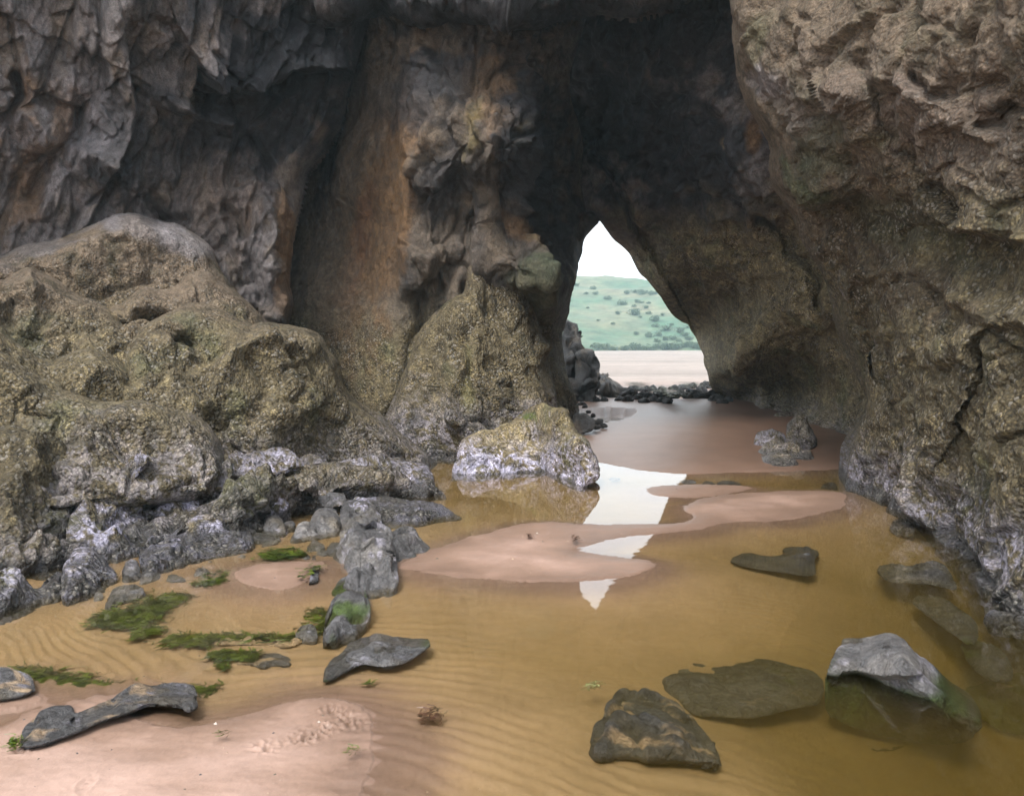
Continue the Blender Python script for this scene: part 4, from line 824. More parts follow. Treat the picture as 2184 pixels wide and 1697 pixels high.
S('long flat submerged slab with a sandy top', [(870, 950), (895, 912), (1000, 896), (1150, 902), (1260, 905), (1300, 930), (1250, 960), (1150, 955), (1000, 950)], .4, 1450, 1.4, .1, sandy=.5, a=.4, group=G3, sink=2, rollR=.06, z=-.06, flat=-.03)
S('thin submerged dark ledge below the long flat slab', [(960, 1015), (1020, 1025), (1060, 1012), (1180, 1005), (1250, 1030), (1230, 1045), (1160, 1035), (1125, 1055), (1080, 1035), (1000, 1035)], .2, 1460, 1.2, .0, sandy=.3, a=.3, group=G3, sink=2, rollR=.05, z=-.05, flat=-.03)
# rock ribs half buried in the near sand
G4 = 'black rock ribs half buried in the sand'
S('long black wet rock rib lying in the pink sand', [(75, 1378), (130, 1322), (170, 1272), (230, 1250), (332, 1246), (300, 1288), (330, 1300), (400, 1262), (480, 1222), (520, 1180), (560, 1150), (600, 1144), (660, 1162), (720, 1144), (780, 1145), (848, 1165), (832, 1182), (848, 1215), (800, 1236), (770, 1210), (680, 1200), (620, 1203), (560, 1237), (470, 1262), (400, 1288), (330, 1322), (200, 1372), (120, 1388)], .30, 1500, .9, .35, a=.2, sandy=-.25, gloss=.7, group=G4, sink=3, rollR=.06, rollw=8, z=.01, flat=.055)
S('black rock rib end at the edge of the sandy pool', [(-350, 1130), (-150, 1110), (0, 1085), (60, 1100), (165, 1142), (100, 1168), (0, 1185), (-150, 1205), (-350, 1215)], .4, 1510, 1.2, .35, a=.2, sandy=-.25, gloss=.7, group=G4, sink=3, rollR=.07, z=0, flat=.04)

# the big boulder
rock('boulder', 'big pale boulder with olive barnacles on top standing before the arch', qk([(700, 965), (694, 800), (740, 680), (760, 600), (780, 510), (850, 460), (960, 400), (1100, 370), (1240, 320), (1310, 250), (1380, 196), (1500, 158), (1620, 165), (1700, 168), (1795, 205), (1820, 300), (1850, 400), (1930, 500), (1990, 640), (2022, 780), (2000, 840), (1930, 890), (1860, 935), (1700, 990), (1500, 1003), (1300, 1008), (1000, 1022), (850, 1004), (740, 992)]),
     .95, d_boulder(.75, 1600, MB), col_barn(1.3, .34, 1.6, [(1090, 835, 70, 26, 0, BY, .45), (1111, 810, 14, 6, 0, A_(.06, .10, .015), .8)], 1.55, wetz=.02), .0, [('fold', qk([(1700, 150), (1800, 300), (1825, 450), (1805, 560), (1850, 700), (1890, 800), (1880, 1000)]), 1.1, 36, 1.2)], cat='boulder', rollw=28, rollR=.55)

# rocks under the right wall and in the deep part of the pool
G5 = 'rocks at the foot of the overhanging wall'
SHADE = 1.0
def W(label, out, back, s, q=qd, **k):
    return rock('rock', label, q(out), back, d_boulder(k.pop('a', 1.3), s, MB), col_barn(k.pop('white', .9), k.pop('z0', .5), k.pop('z1', 1.3), wetz=k.pop('wetz', .04)), k.pop('z', -.05), group=G5, **k)
W('lilac crusted rocks block at the far foot of the wall', [(1230, 1330), (1235, 1290), (1262, 1262), (1300, 1250), (1345, 1240), (1400, 1270), (1412, 1330), (1350, 1358), (1280, 1355)], .6, 1700, q=qz, z=.05, white=.8)
W('pale pointed rock against the slanting slab', [(1405, 1340), (1418, 1240), (1450, 1190), (1490, 1175), (1540, 1215), (1580, 1280), (1575, 1360), (1500, 1372), (1430, 1365)], .7, 1710, q=qz, z=.05, white=.5)
W('grey wet stone at the corner of the wall and the bar', [(1310, 292), (1318, 272), (1350, 262), (1385, 270), (1388, 296), (1345, 300)], .25, 1720, z1=.2, white=.4)
W('lilac ledge stone at the waterline below the wall', [(1600, 455), (1620, 425), (1690, 415), (1715, 455), (1715, 482), (1650, 478)], .35, 1730, white=1.0)
W('bulky speckled rock at the near foot of the wall', [(2030, 870), (2040, 770), (2075, 720), (2120, 690), (2200, 640), (2300, 660), (2420, 800), (2500, 1000), (2420, 1040), (2300, 980), (2184, 905), (2080, 900)], .7, 1740, white=1.0, z0=.7)
G6 = 'rocks standing in the deep part of the pool'
def U(label, out, back, s, z=-.22, tone=.62, **k):
    return rock('rock', label, qd(out), back, d_boulder(k.pop('a', .5), s, MB, .6), col_bare(tone, k.pop('white', .0), green=k.pop('green', 0), gloss=.3, sandy=k.pop('sandy', 0)), z, group=G6, sink=k.pop('sink', 3), **k)
U('dark angular rock sunk below the white reflection', [(918, 586), (1000, 561), (1100, 583), (1185, 570), (1140, 541), (1220, 535), (1300, 549), (1312, 570), (1282, 592), (1302, 652), (1180, 637), (1060, 617), (960, 601)], .35, 1800, -.12, .9, rollR=.08, pillow=.3, flat=-.035)
U('three cornered brown rock sunk in the near shallows with sand in its grooves', [(328, 1424), (350, 1380), (400, 1340), (400, 1290), (432, 1215), (418, 1186), (480, 1178), (560, 1208), (680, 1250), (760, 1310), (850, 1380), (908, 1472), (760, 1455), (600, 1446), (450, 1424), (380, 1448)], .45, 1810, -.16, 1.0, sandy=-.35, rollR=.12, pillow=.4, a=.7, flat=-.05)
U('broad flat greenish rock deep under the water', [(628, 1130), (645, 1060), (680, 1034), (850, 1030), (960, 1018), (1080, 1018), (1190, 1048), (1290, 1085), (1338, 1130), (1310, 1192), (1240, 1205), (1130, 1235), (1010, 1262), (900, 1252), (780, 1256), (715, 1195)], .6, 1820, -.32, 1.0, green=.35, sandy=-.8, a=.3, rollR=.08, pillow=.3, flat=-.125)
rock('rock', 'grey topped rock breaking the surface with a green weed skirt', qd([(1335, 1230), (1332, 1130), (1350, 1062), (1370, 1005), (1420, 985), (1500, 985), (1600, 958), (1680, 985), (1722, 1040), (1800, 1130), (1900, 1200), (2020, 1290), (1960, 1342), (1830, 1362), (1600, 1332), (1450, 1282)]), .12, d_boulder(.4, 1830, MB, .7),
     c_mix(col_bare(.8, .0, green=.75, gloss=.3), col_bare(1.7, .25, gloss=.35), lambda P, px, py: ss(-.01, .04, P[:, 2] + .04 * fbm(P * 5, 3, 9))), -.36, [('fold', qd([(1660, 960), (1680, 1060), (1700, 1110), (1980, 1340)]), .3, 60, 1.0), ('lip', qd([(1720, 1080), (1600, 1095), (1480, 1070), (1340, 1080)]), .10, 30, 4)], group=G6, rollR=.16, rollw=20, pillow=.7, d0=3.58)
U('dark green weeded rock under the near wall foot', [(1910, 1155), (2000, 1146), (2100, 1136), (2184, 1128), (2300, 1150), (2400, 1200), (2380, 1300), (2184, 1332), (2080, 1312), (1980, 1242)], .5, 1840, -.30, .9, green=.7, rollR=.15)
U('thin long shadowy stone on the deep bed', [(1088, 1382), (1200, 1360), (1350, 1345), (1560, 1350), (1705, 1382), (1600, 1412), (1400, 1392), (1250, 1382), (1160, 1428)], .3, 1850, -.40, .8, rollR=.08, pillow=.2, flat=-.32)
U('small dull green stone below the broad flat rock', [(818, 1302), (900, 1255), (1000, 1260), (1082, 1340), (1040, 1362), (920, 1332)], .3, 1860, -.34, 1.4, rollR=.08, pillow=.2, flat=-.24)
U('sunken brown ledge just off the wall foot', [(1538, 622), (1640, 610), (1700, 640), (1760, 602), (1850, 640), (1905, 722), (1840, 705), (1740, 692), (1600, 682)], .4, 1870, -.12, 1.1, rollR=.08, pillow=.3, flat=-.05)
U('sunken weedy stones mound beneath the wall overhang', [(1690, 760), (1760, 740), (1850, 760), (1930, 820), (2000, 900), (1960, 960), (1880, 900), (1780, 830)], .4, 1880, -.2, 1.0, green=.3, rollR=.08, pillow=.3, flat=-.08)
U('sunken dark slab close to the bulky speckled rock', [(1900, 930), (2000, 960), (2100, 1000), (2150, 1090), (2060, 1110), (1950, 1040)], .4, 1890, -.3, .9, green=.4, rollR=.1, pillow=.3, flat=-.12)
G7 = 'stones awash in the bright reflection'
S('thin dark stone awash beside the boulder reflection', [(405, 247), (425, 240), (460, 240), (462, 248), (430, 252)], .1, 1900, 1.0, 0, q=qd, group=G7, a=.3, z=-.01, sink=2, step=1.2)
S('grey humped stone in the white reflection', [(715, 258), (740, 248), (770, 247), (788, 262), (770, 269), (740, 266)], .2, 1910, 1.6, .1, q=qd, group=G7, a=.4, z=-.01, sink=2, step=1.2)
S('long dark stone awash beside the thin bar', [(870, 266), (890, 254), (920, 251), (960, 258), (985, 268), (930, 272), (880, 271)], .25, 1920, 1.2, .1, q=qd, group=G7, a=.4, z=-.01, sink=2, step=1.2)
S('flat grey stone between the humped stone and the long dark stone', [(805, 265), (820, 255), (845, 254), (868, 266), (840, 272)], .15, 1930, 1.2, .1, q=qd, group=G7, a=.4, z=-.01, sink=2, step=1.2)
# ------------------------------------------------------------------ rubble at the foot of the arch, outer stack
def T(name, label, out, d0, back, s, disp=None, colr=None, **k):
    return rock(name, label, qz(out), back, disp or d_boulder(2.0, s, strat(0, 10, 0, 1.4, 1.2, .6)), colr or col_cliff((), A_(.060, .055, .052)), d0=d0, cat='rock', sink=6, **k)
T('rock', 'tall dark pinnacle leaning on the outer foot of the arch', [(150, 1010), (152, 740), (172, 665), (185, 635), (210, 655), (232, 660), (250, 690), (262, 745), (290, 800), (275, 900), (240, 1060), (200, 1100)], 21.5, .8, 2000)
T('rock', 'blocky brown dark rock in front of the pinnacle beside the beach opening', [(215, 1085), (222, 960), (228, 835), (262, 805), (300, 795), (328, 800), (345, 835), (348, 905), (362, 940), (376, 975), (345, 1020), (325, 1110), (260, 1105)], 20.3, .8, 2010)
T('rock', 'low sloping rock trailing from the blocky rock towards the beach', [(360, 1010), (372, 935), (400, 915), (420, 925), (430, 955), (470, 975), (530, 1005), (590, 1032), (560, 1060), (460, 1050), (380, 1040)], 22.5, .7, 2020)
T('rock', 'squat black rock beside the rivulet behind the boulder', [(205, 1230), (215, 1175), (240, 1155), (280, 1158), (318, 1180), (345, 1200), (335, 1235), (270, 1255), (225, 1250)], 13.6, .5, 2030)
# wet boulders shared from a few bodies
def proto_rock(seed, sub=3):
    me = bpy.data.meshes.new('rubble')
    import bmesh
    bm = bmesh.new(); bmesh.ops.create_icosphere(bm, subdivisions=sub + 1, radius=1.0)
    v = np.array([q.co[:] for q in bm.verts])
    r = 1 + tet(v + seed * 3.1, .8, seed) * .9 + tet(v + seed, 1.9, seed + 1) * .4 + tet(v + seed, 4.5, seed + 2) * .12
    v = v * r[:, None] * np.array([1.0, .8, .62])
    for q, p in zip(bm.verts, v): q.co = p
    bm.to_mesh(me); bm.free()
    n = fbm(v * 2 + seed, 3, 5)
    c = lerp((WET * .7)[None].repeat(len(v), 0), A_(.075, .07, .068), ss(-.1, .4, n)); m = np.zeros((len(v), 3), np.float32); m[:, 1] = .45
    for nm, d in (('Col', c), ('Msk', m)):
        a = me.attributes.new(nm, 'FLOAT_COLOR', 'POINT'); a.data.foreach_set('color', np.c_[d * .72, np.ones(len(d))].astype(np.float32).ravel())
    me.polygons.foreach_set('use_smooth', np.ones(len(me.polygons), bool)); me.materials.append(ROCK); return me
PR = [proto_rock(i + 3) for i in range(5)]
rn = random.Random(4)
RUB = [(395, 1015, 34), (365, 1050, 30), (430, 1045, 44), (340, 1085, 30), (395, 1085, 26), (470, 1050, 40), (505, 1055, 44), (545, 1048, 40), (480, 1082, 30), (530, 1085, 36), (575, 1075, 34), (605, 1058, 42), (640, 1065, 44), (615, 1092, 34), (665, 1085, 36), (690, 1058, 40), (715, 1088, 38), (750, 1065, 44), (745, 1095, 36), (790, 1058, 36), (820, 1045, 40), (850, 1060, 34), (880, 1040, 38), (905, 1062, 44), (930, 1035, 48), (965, 1010, 44), (960, 1062, 44), (995, 1055, 44), (1020, 1080, 40), (1055, 1095, 36), (1085, 1085, 34), (560, 1025, 40), (610, 1028, 36), (660, 1030, 36), (720, 1030, 40), (780, 1020, 36), (840, 1018, 36), (890, 1010, 36),
       (268, 1110, 22), (285, 1125, 20), (300, 1150, 16), (360, 1205, 26), (385, 1225, 26), (350, 1235, 22), (330, 1170, 16), (265, 1240, 18)]
for i, (x, y, w) in enumerate(RUB):
    (p,) = qz([(x, y + w * .25)]); Yg = float(gy(p[0], p[1], .16)); wm = w * .23878 / F * Yg
    o = bpy.data.objects.new('rubble_stone', PR[i % 5]); COL.objects.link(o)
    q = pt(p[0], p[1], Yg + .2 * wm); o.location = (q[0], q[1], .15 + .22 * wm)
    k = wm * .95; o.scale = (k, k * rn.uniform(.8, 1.2), k * rn.uniform(.9, 1.3)); o.rotation_euler = (rn.uniform(-.3, .3), rn.uniform(-.3, .3), rn.uniform(0, 6.28))
    if i < 38: tag(o, 'black wet stone in the rubble bank across the foot of the arch opening', 'stone', 'wet rubble stones across the arch foot')
    else: tag(o, 'small black wet stone by the rivulet between boulder and arch wall', 'stone', 'wet stones beside the rivulet')

# ------------------------------------------------------------------ weed
def weed_material(name, c1, c2):
    m, nt, out = newmat(name); L = nt.links.new
    geo = nd(nt, 'ShaderNodeNewGeometry'); n = nd(nt, 'ShaderNodeTexNoise', Scale=11.0, Detail=5.0); L(geo.outputs['Position'], n.inputs['Vector'])
    p = nd(nt, 'ShaderNodeBsdfPrincipled', Roughness=.35); L(mixc(nt, mrange(nt, n.outputs[0], .35, .65, 0, 1), c1, c2), p.inputs['Base Color'])
    L(p.outputs[0], out.inputs[0]); return m
WEED = weed_material('green_weed', (.010, .022, .003), (.085, .12, .010)); KELP = weed_material('brown_weed', (.03, .02, .006), (.10, .04, .025))
def weed(name, label, pts, n, length, flow, seed, z=-.02, wid=.011, mat=None, group=None, cat='seaweed', spread=None, rise=.005):
    """a mat of fine strands lying along the flow inside an outline"""
    r = random.Random(seed); V, Fc = [], []
    poly = gpt(*np.array(pts).T, max(z, 0))[:, :2]; lo, hi = poly.min(0), poly.max(0); got = 0; tries = 0
    while got < n and tries < n * 30:
        tries += 1
        x, y = r.uniform(lo[0], hi[0]), r.uniform(lo[1], hi[1])
        d = float(sdf(np.array([x]), np.array([y]), poly)[0][0])
        if d < 0 and r.random() > .1: continue
        got += 1
        a = flow + r.gauss(0, .55); L = length * r.uniform(.4, 1.2); k = 6; zz = z + r.uniform(0, rise); bend = r.gauss(0, .5); w = wid * r.uniform(.6, 1.5)
        b0 = len(V)
        for j in range(k + 1):
            t = j / k; aa = a + bend * t + .5 * math.sin(t * 5 + seed + got); x2 = x + math.cos(aa) * L * t; y2 = y + math.sin(aa) * L * t
            ww = w * (1 - .75 * t); ox, oy = -math.sin(aa) * ww, math.cos(aa) * ww; zz2 = zz + .002 * math.sin(t * 3.1 + got)
            V += [(x2 + ox, y2 + oy, zz2), (x2 - ox, y2 - oy, zz2 + .002)]
            if j: i = b0 + 2 * j; Fc.append((i - 2, i - 1, i + 1, i))
    V = np.array(V); c = np.array([V[:, 0].mean(), V[:, 1].mean(), V[:, 2].min()])
    me = bpy.data.meshes.new(name); me.from_pydata((V - c).tolist(), [], Fc); me.materials.append(mat or WEED)
    me.polygons.foreach_set('use_smooth', np.ones(len(me.polygons), bool))
    o = bpy.data.objects.new(name, me); COL.objects.link(o); o.location = c; tag(o, label, cat, group); return o
GW = 'green weed mats in the sandy pool'
WL = [('large dark green weed mat at the photo edge of the sandy pool', [(-60, 1050), (0, 1035), (120, 1045), (250, 1065), (335, 1085), (300, 1110), (180, 1112), (60, 1100), (-60, 1090)], 1500, .16, -.2, -.03),
      ('dark green weed mat between the black rib and the large weed mat', [(285, 1120), (330, 1095), (400, 1090), (440, 1110), (520, 1130), (560, 1125), (480, 1150), (360, 1150)], 900, .13, -.1, -.03),
      ('weed mat trailing from the flat weedy stone into the sandy pool', [(360, 820), (450, 800), (560, 780), (640, 745), (740, 715), (760, 730), (680, 790), (600, 850), (480, 865), (390, 850)], 1700, .17, .5, -.03),
      ('thin wisp of weed below the trailing mat', [(545, 890), (600, 870), (660, 855), (680, 870), (600, 895), (560, 915)], 220, .10, .5, -.03),
      ('green weed fringe along the small sand patch', [(800, 690), (880, 670), (960, 650), (1040, 625), (1050, 640), (960, 668), (870, 692)], 600, .12, .4, -.012),
      ('green weed mat on the long flat slab end', [(670, 915), (730, 890), (830, 885), (900, 905), (860, 935), (780, 930), (700, 925)], 500, .13, .1, -.03),
      ('bright green weed strip hanging from the edge of the flat slab', [(860, 905), (1000, 890), (1200, 893), (1300, 885), (1200, 900), (1000, 898)], 500, .10, .05, -.03),
      ('yellow green weed tuft below the flat slab', [(875, 965), (950, 955), (985, 975), (950, 990), (890, 990)], 320, .09, .2, -.03),
      ('small yellow green weed patch beside the tuft', [(990, 965), (1070, 955), (1085, 975), (1030, 1000), (985, 990)], 260, .09, .2, -.03),
      ('narrow dark green weed streak in the middle of the shallows', [(655, 1115), (740, 1100), (840, 1100), (900, 1110), (820, 1125), (700, 1128)], 420, .12, .05, -.035),
      ('green weed filling the channel behind the outcrop', [(1085, 560), (1150, 545), (1250, 540), (1300, 560), (1240, 580), (1130, 592)], 700, .10, .1, -.004),
      ('pale yellow weed strands by the dark outcrop', [(1285, 640), (1310, 610), (1360, 605), (1330, 650), (1295, 680)], 60, .12, 1.0, .03),
      ('olive weed fringe on the flank of the dark outcrop', [(1290, 780), (1340, 750), (1380, 790), (1410, 830), (1390, 890), (1350, 880), (1330, 820)], 420, .10, .8, -.04),
      ('faint weed tuft under the small patch', [(905, 1020), (940, 1005), (965, 1020), (940, 1032)], 110, .06, .2, -.03),
      ('single green strand drifting in the open shallows', [(1528, 1120), (1550, 1108), (1566, 1106), (1550, 1114)], 8, .10, .3, -.01)]
for i, (lb, p, n, ln, fl, z) in enumerate(WL): weed('seaweed', lb, qc(p), max(8, int(n * .45)), ln * .8, fl, 30 + i, z, group=GW)
weed('seaweed', 'dark curled weed scrap lying in the ripples of the near pool', qc([(1772, 1260), (1800, 1242), (1850, 1240), (1875, 1250), (1850, 1272), (1790, 1285)]), 45, .06, .3, 60, -.01, .006, KELP, rise=.035)
weed('seaweed', 'pale green weed scrap floating above the three cornered rock', qd([(303, 1125), (325, 1112), (365, 1112), (350, 1130), (315, 1142)]), 40, .05, .3, 61, -.012, .004, weed_material('pale_weed', (.06, .10, .02), (.22, .24, .10)), rise=.02)
weed('seaweed', 'tiny dark weed scrap on the middle sand bar near the reflection', qd([(245, 505), (265, 498), (278, 508), (258, 516)]), 30, .05, .3, 62, .03, .006, KELP, rise=.03)
weed('seaweed', 'tiny weed scrap further along the middle sand bar', qd([(55, 497), (68, 492), (80, 498), (66, 502)]), 24, .04, .3, 63, .03, .006, KELP, rise=.03)
weed('seaweed', 'curled green leaf scrap beside the digging marks in the sand', qc([(1455, 1420), (1480, 1402), (1515, 1396), (1490, 1412)]), 14, .06, .4, 64, .045, .004, rise=.01)
weed('seaweed', 'small green weed tuft at the tip of the long black rib', qc([(28, 1385), (45, 1370), (72, 1378), (55, 1392)]), 60, .05, .3, 65, .04, .005, rise=.02)
weed('seaweed', 'green weed ring scrap on the pink sand', qc([(905, 1332), (925, 1328), (945, 1333), (925, 1342)]), 14, .05, .3, 66, .05, .003, rise=.008)
weed('seaweed', 'moss green weed carpet over the rubble bank under the arch', qz([(500, 1000), (560, 1003), (610, 1015), (580, 1030), (520, 1020)]), 260, .30, .1, 67, .40, .02, rise=.1)
weed('seaweed', 'yellow green weed carpet on the middle of the rubble bank', qz([(640, 1040), (700, 1020), (790, 1045), (800, 1075), (760, 1080), (700, 1060)]), 300, .30, .1, 68, .36, .02, weed_material('yellow_weed', (.05, .07, .008), (.16, .16, .025)), rise=.1)
weed('seaweed', 'thin green weed carpet on the far end of the rubble bank', qz([(780, 1008), (860, 1000), (920, 1012), (840, 1030)]), 220, .30, .1, 69, .40, .02, rise=.1)

# ------------------------------------------------------------------ shell grit on the sand
def grit():
    r = random.Random(9); V, Fc, C = [], [], []
    n = 0
    while n < 500:
        px, py = r.uniform(-100, 1500), r.uniform(880, 1690); w = gpt(px, py, .03); x, y = float(w[0]), float(w[1])
        if y > 9: continue
        z = float(ground_z(np.array([x]), np.array([y]), np.array([px]), np.array([py]))[0][0])
        if z < -.05 or r.random() > (1.0 if z > .01 else .25): continue
        n += 1; s = r.uniform(.0015, .006) * (1.0 + .12 * y) * r.choice((.6, .8, 1, 1, 1.6)); b = len(V); h = s * r.uniform(.3, .7); k = 5; a0 = r.uniform(0, 6)
        for q in range(k): a = a0 + q * 6.283 / k; rr = s * r.uniform(.6, 1.2); V.append((x + math.cos(a) * rr, y + math.sin(a) * rr, z - .001))
        V.append((x + r.uniform(-.3, .3) * s, y, z + h + .001)); Fc += [(b + q, b + (q + 1) % k, b + k) for q in range(k)]
        c = r.choice(((.34, .30, .26), (.06, .055, .05), (.10, .08, .06), (.30, .22, .16), (.04, .04, .045))); C += [(*c, 1)] * (k + 1)
    me = bpy.data.meshes.new('shell_debris'); me.from_pydata(V, [], Fc)
    for nm, d in (('Col', C), ('Msk', [(0, .3, 0, 1)] * len(V))):
        a = me.attributes.new(nm, 'FLOAT_COLOR', 'POINT'); a.data.foreach_set('color', np.array(d, np.float32).ravel())
    me.materials.append(SAND); o = bpy.data.objects.new('shell_debris', me); COL.objects.link(o); tag(o, 'scattered shell grit and specks on the sand', 'shell debris', kind='stuff')
grit()

# ------------------------------------------------------------------ hill beyond the beach
def hill_z(X, Yw):
    P = np.stack([X, Yw, X * 0], -1)
    top = 18.6 - (X - 22) * .055 + fbm(P * .012, 3, 201) * 5
    t = np.clip((Yw - 150 - fbm(P * .03, 2, 202) * 8) / 105, 0, 1)
    return top * (1 - (1 - t) ** 1.5) * ss(0, .03, t) + (fbm(P * .06, 4, 203) * 1.6 + fbm(P * .3, 3, 204) * .3) * ss(0, .2, t) - 1.0 * (1 - ss(0, .04, t)) - np.maximum(Yw - 262, 0) * .05
def grass_material():
    m, nt, out = newmat('hill_grass'); L = nt.links.new
    geo = nd(nt, 'ShaderNodeNewGeometry')
    n = nd(nt, 'ShaderNodeTexNoise', Scale=.06, Detail=7.0, Roughness=.62); L(geo.outputs['Position'], n.inputs['Vector'])
    n2 = nd(nt, 'ShaderNodeTexNoise', Scale=.35, Detail=7.0, Roughness=.75); L(geo.outputs['Position'], n2.inputs['Vector'])
    c = mixc(nt, mrange(nt, n.outputs[0], .38, .62, 0, 1), (.038, .088, .046), (.125, .122, .072)); c = mixc(nt, 1.0, c, mrange(nt, n2.outputs[0], .3, .7, .45, 1.5), 'MULTIPLY')  # bluish cast of the sea haze is mixed into the grass colour
    p = nd(nt, 'ShaderNodeBsdfPrincipled', Roughness=.9); L(c, p.inputs['Base Color']); L(p.outputs[0], out.inputs[0]); return m
def build_hill():
    xs = np.arange(-170, 260, 1.6); ys = np.arange(146, 330, 1.6); gx, gyy = np.meshgrid(xs, ys)
    z = hill_z(gx.ravel(), gyy.ravel()); V = np.stack([gx.ravel(), gyy.ravel(), z], -1)
    H, W = gx.shape; idx = np.arange(H * W).reshape(H, W); q = np.stack([idx[:-1, :-1], idx[:-1, 1:], idx[1:, 1:], idx[1:, :-1]], -1).reshape(-1, 4)
    a = Acc(); zz = np.zeros((len(V), 3), np.float32); a.add(V, q, [], zz, zz); o = a.build('hill', grass_material(), False)
    tag(o, 'hazy green hillside dotted with scrub beyond the beach', 'hill', kind='structure')
build_hill()
LEAF = weed_material('scrub_leaf', (.024, .050, .020), (.065, .105, .040)); BARK = weed_material('scrub_wood', (.05, .04, .03), (.09, .07, .05))
def bush_protos(k):
    r = random.Random(100 + k); V, Fc = [], []
    lobes = [(r.uniform(-.55, .55), r.uniform(-.5, .5), r.uniform(.25, .75), r.uniform(.28, .5)) for _ in range(9)]
    for _ in range(1100):
        lx, ly, lz, lr = r.choice(lobes); d = Vector((r.gauss(0, 1), r.gauss(0, 1), r.gauss(0, 1))).normalized() * lr * r.uniform(.6, 1.05)
        c = Vector((lx, ly, max(lz * .9, .05))) + d
        if c.z < 0: c.z = abs(c.z) * .5
        u = Vector((r.gauss(0, 1), r.gauss(0, 1), r.gauss(0, 1))).normalized(); v = u.cross(Vector((r.gauss(0, 1), r.gauss(0, 1), r.gauss(0, 1)))).normalized(); s = r.uniform(.035, .085)
        b = len(V); V += [c + u * s, c + v * s * .7, c - u * s, c - v * s * .7]; Fc.append((b, b + 1, b + 2, b + 3))
    me = bpy.data.meshes.new('crown'); me.from_pydata([tuple(p) for p in V], [], Fc); me.materials.append(LEAF)
    st, sf = [], []
    for j in range(4):
        ax, ay = r.uniform(-.35, .35), r.uniform(-.35, .35); b = len(st)
        for t, w in ((0, .05), (1, .02)):
            for q in range(5): a = q * 1.2566; st.append((ax * t + math.cos(a) * w, ay * t + math.sin(a) * w, -.1 + t * .6))
        for q in range(5): sf.append((b + q, b + (q + 1) % 5, b + 5 + (q + 1) % 5, b + 5 + q))
    ms = bpy.data.meshes.new('stem'); ms.from_pydata(st, [], sf); ms.materials.append(BARK)
    return me, ms
from mathutils import Vector
BP = [bush_protos(k) for k in range(4)]
SH = [(410, 515, 34), (345, 488, 27), (290, 490, 20), (240, 443, 26), (330, 460, 26), (490, 545, 42), (560, 597, 60), (470, 600, 27), (640, 600, 27), (595, 622, 20), (670, 635, 46), (625, 570, 26), (680, 670, 32), (745, 685, 52), (770, 663, 20), (815, 700, 44), (860, 680, 20), (640, 725, 40), (580, 535, 26), (520, 484, 30), (600, 487, 40), (655, 490, 32), (640, 545, 22), (720, 610, 22), (560, 560, 20), (600, 540, 24), (300, 570, 16), (360, 640, 18), (440, 660, 20), (700, 720, 36), (575, 715, 26), (560, 482, 28), (625, 484, 28), (685, 488, 24),
      (840, 720, 40), (350, 795, 60), (400, 790, 46), (450, 800, 46), (500, 798, 46), (560, 798, 62), (610, 800, 46), (650, 800, 54), (690, 790, 40), (725, 790, 62), (770, 790, 44), (805, 782, 54), (850, 775, 56), (890, 785, 46), (925, 792, 40), (780, 740, 36), (870, 740, 36), (740, 745, 30), (690, 755, 30), (810, 752, 30)]
def hill_hit(px, py):
    Ys = np.arange(150, 290, .5); P = pt(np.full(Ys.shape, px), np.full(Ys.shape, py), Ys); h = hill_z(P[:, 0], Ys)
    k = np.nonzero(P[:, 2] <= h)[0]
    return (P[k[0]] if len(k) else np.array([P[np.argmin(P[:, 2] - h), 0], Ys[np.argmin(P[:, 2] - h)], h[np.argmin(P[:, 2] - h)]]))
LBL = ['solitary dark bush standing high on the hillside', 'broad scrub bush on the middle of the hillside', 'small round bush on the hill slope', 'scrub bush in the thicket along the foot of the hill', 'low bush on the hill skyline']
for i, (x, y, w) in enumerate(SH):
    (p,) = qz([(x, y + w * .28)]); q = hill_hit(p[0], p[1]); wm = 1.45 * w * .23878 / F * q[1]
    r = bpy.data.objects.new('hill_bush', None); COL.objects.link(r); r.location = q; k = wm * .62; r.scale = (k, k, k * rn.uniform(.7, .95)); r.rotation_euler = (0, 0, rn.uniform(0, 6.28))
    for nm, me in zip(('crown', 'stem'), BP[i % 4]):
        c = bpy.data.objects.new(nm, me); COL.objects.link(c); c.parent = r
    l = LBL[0] if i == 0 else LBL[3] if y > 730 else LBL[4] if y < 492 else LBL[1] if w > 40 else LBL[2]
    tag(r, l, 'bush', {LBL[3]: 'thicket bushes at the foot of the hill', LBL[4]: 'bushes on the hill skyline', LBL[1]: 'broad bushes on the hillside', LBL[2]: 'small bushes on the hillside'}.get(l))

# ------------------------------------------------------------------ sea air
def haze():
    m, nt, out = newmat('sea_haze'); v = nd(nt, 'ShaderNodeVolumePrincipled', Density=.0010); v.inputs['Color'].default_value = (.62, .88, 1.0, 1); v.inputs['Anisotropy'].default_value = .2
    nt.links.new(v.outputs[0], out.inputs[1])
    x0, x1, y0, y1, z0, z1 = -420, 420, -310, 920, -3.0, 45
    me = bpy.data.meshes.new('haze'); me.from_pydata([(x0, y0, z0), (x1, y0, z0), (x1, y1, z0), (x0, y1, z0), (x0, y0, z1), (x1, y0, z1), (x1, y1, z1), (x0, y1, z1)], [], [(3, 2, 1, 0), (4, 5, 6, 7), (0, 1, 5, 4), (1, 2, 6, 5), (2, 3, 7, 6), (3, 0, 4, 7)])
    me.materials.append(m); o = bpy.data.objects.new('haze', me); COL.objects.link(o); tag(o, 'pale sea haze over beach and hill', 'haze', kind='stuff')
haze()
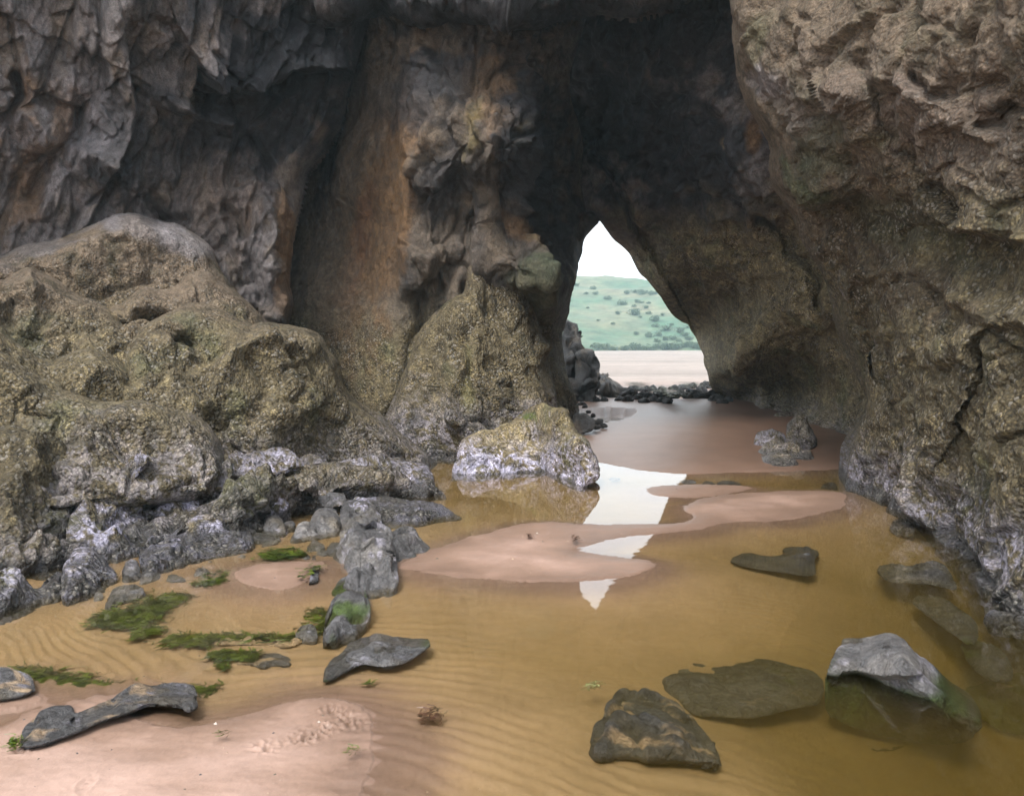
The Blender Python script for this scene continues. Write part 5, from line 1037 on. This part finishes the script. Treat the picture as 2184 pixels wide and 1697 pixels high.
# ------------------------------------------------------------------ light, air, camera
SUN_EL, SUN_AZ = 52.0, 205.0        # behind the photographer, a little to the left
w = bpy.data.worlds.new('World'); sc.world = w; w.use_nodes = True
nt = w.node_tree; nt.nodes.clear()
sky = nt.nodes.new('ShaderNodeTexSky'); sky.sky_type = 'NISHITA'; sky.sun_disc = False
sky.sun_elevation = rad(SUN_EL); sky.sun_rotation = rad(SUN_AZ); sky.dust_density = 6.0; sky.air_density = 1.0; sky.ozone_density = 1.0
hs = nt.nodes.new('ShaderNodeHueSaturation'); hs.inputs['Saturation'].default_value = .35
cl = nt.nodes.new('ShaderNodeMix'); cl.data_type = 'RGBA'; cl.inputs[0].default_value = .8     # bright even cloud over most of the sky
cl.inputs[7].default_value = (5.2, 5.3, 5.5, 1); nt.links.new(hs.outputs[0], cl.inputs[6])
bg = nt.nodes.new('ShaderNodeBackground'); bg.inputs[1].default_value = .15
wo = nt.nodes.new('ShaderNodeOutputWorld')
nt.links.new(sky.outputs[0], hs.inputs['Color']); nt.links.new(cl.outputs[2], bg.inputs[0]); nt.links.new(bg.outputs[0], wo.inputs[0])
sl = bpy.data.lights.new('sun', 'SUN'); sl.energy = 1.5; sl.angle = rad(18); sl.color = (1, .96, .9)
so = bpy.data.objects.new('sun', sl); COL.objects.link(so)
from mathutils import Vector
az = rad(SUN_AZ)
dirv = Vector((math.sin(az) * math.cos(rad(SUN_EL)), math.cos(az) * math.cos(rad(SUN_EL)), math.sin(rad(SUN_EL))))
so.rotation_euler = dirv.to_track_quat('Z', 'Y').to_euler(); so.location = dirv * 60
cam = bpy.data.cameras.new('camera'); co = bpy.data.objects.new('camera', cam); COL.objects.link(co)
co.location = (0, 0, CH); co.rotation_euler = (rad(90) - PITCH, 0, 0)
cam.sensor_fit = 'HORIZONTAL'; cam.sensor_width = 36; cam.lens = F / 1370 * 36; cam.shift_x = (1090 - CX) / 1370; cam.shift_y = (CY - 790) / 1370; cam.clip_start = .05; cam.clip_end = 3000
sc.camera = co
sc.view_settings.view_transform = 'Standard'; sc.view_settings.look = 'None'; sc.view_settings.gamma = 1; sc.view_settings.exposure = 1.62
sc.render.engine = 'CYCLES'
cy = sc.cycles
cy.use_denoising = True; cy.use_adaptive_sampling = True; cy.adaptive_threshold = .025; cy.max_bounces = 7; cy.diffuse_bounces = 3; cy.glossy_bounces = 4; cy.transparent_max_bounces = 16; cy.volume_bounces = 1
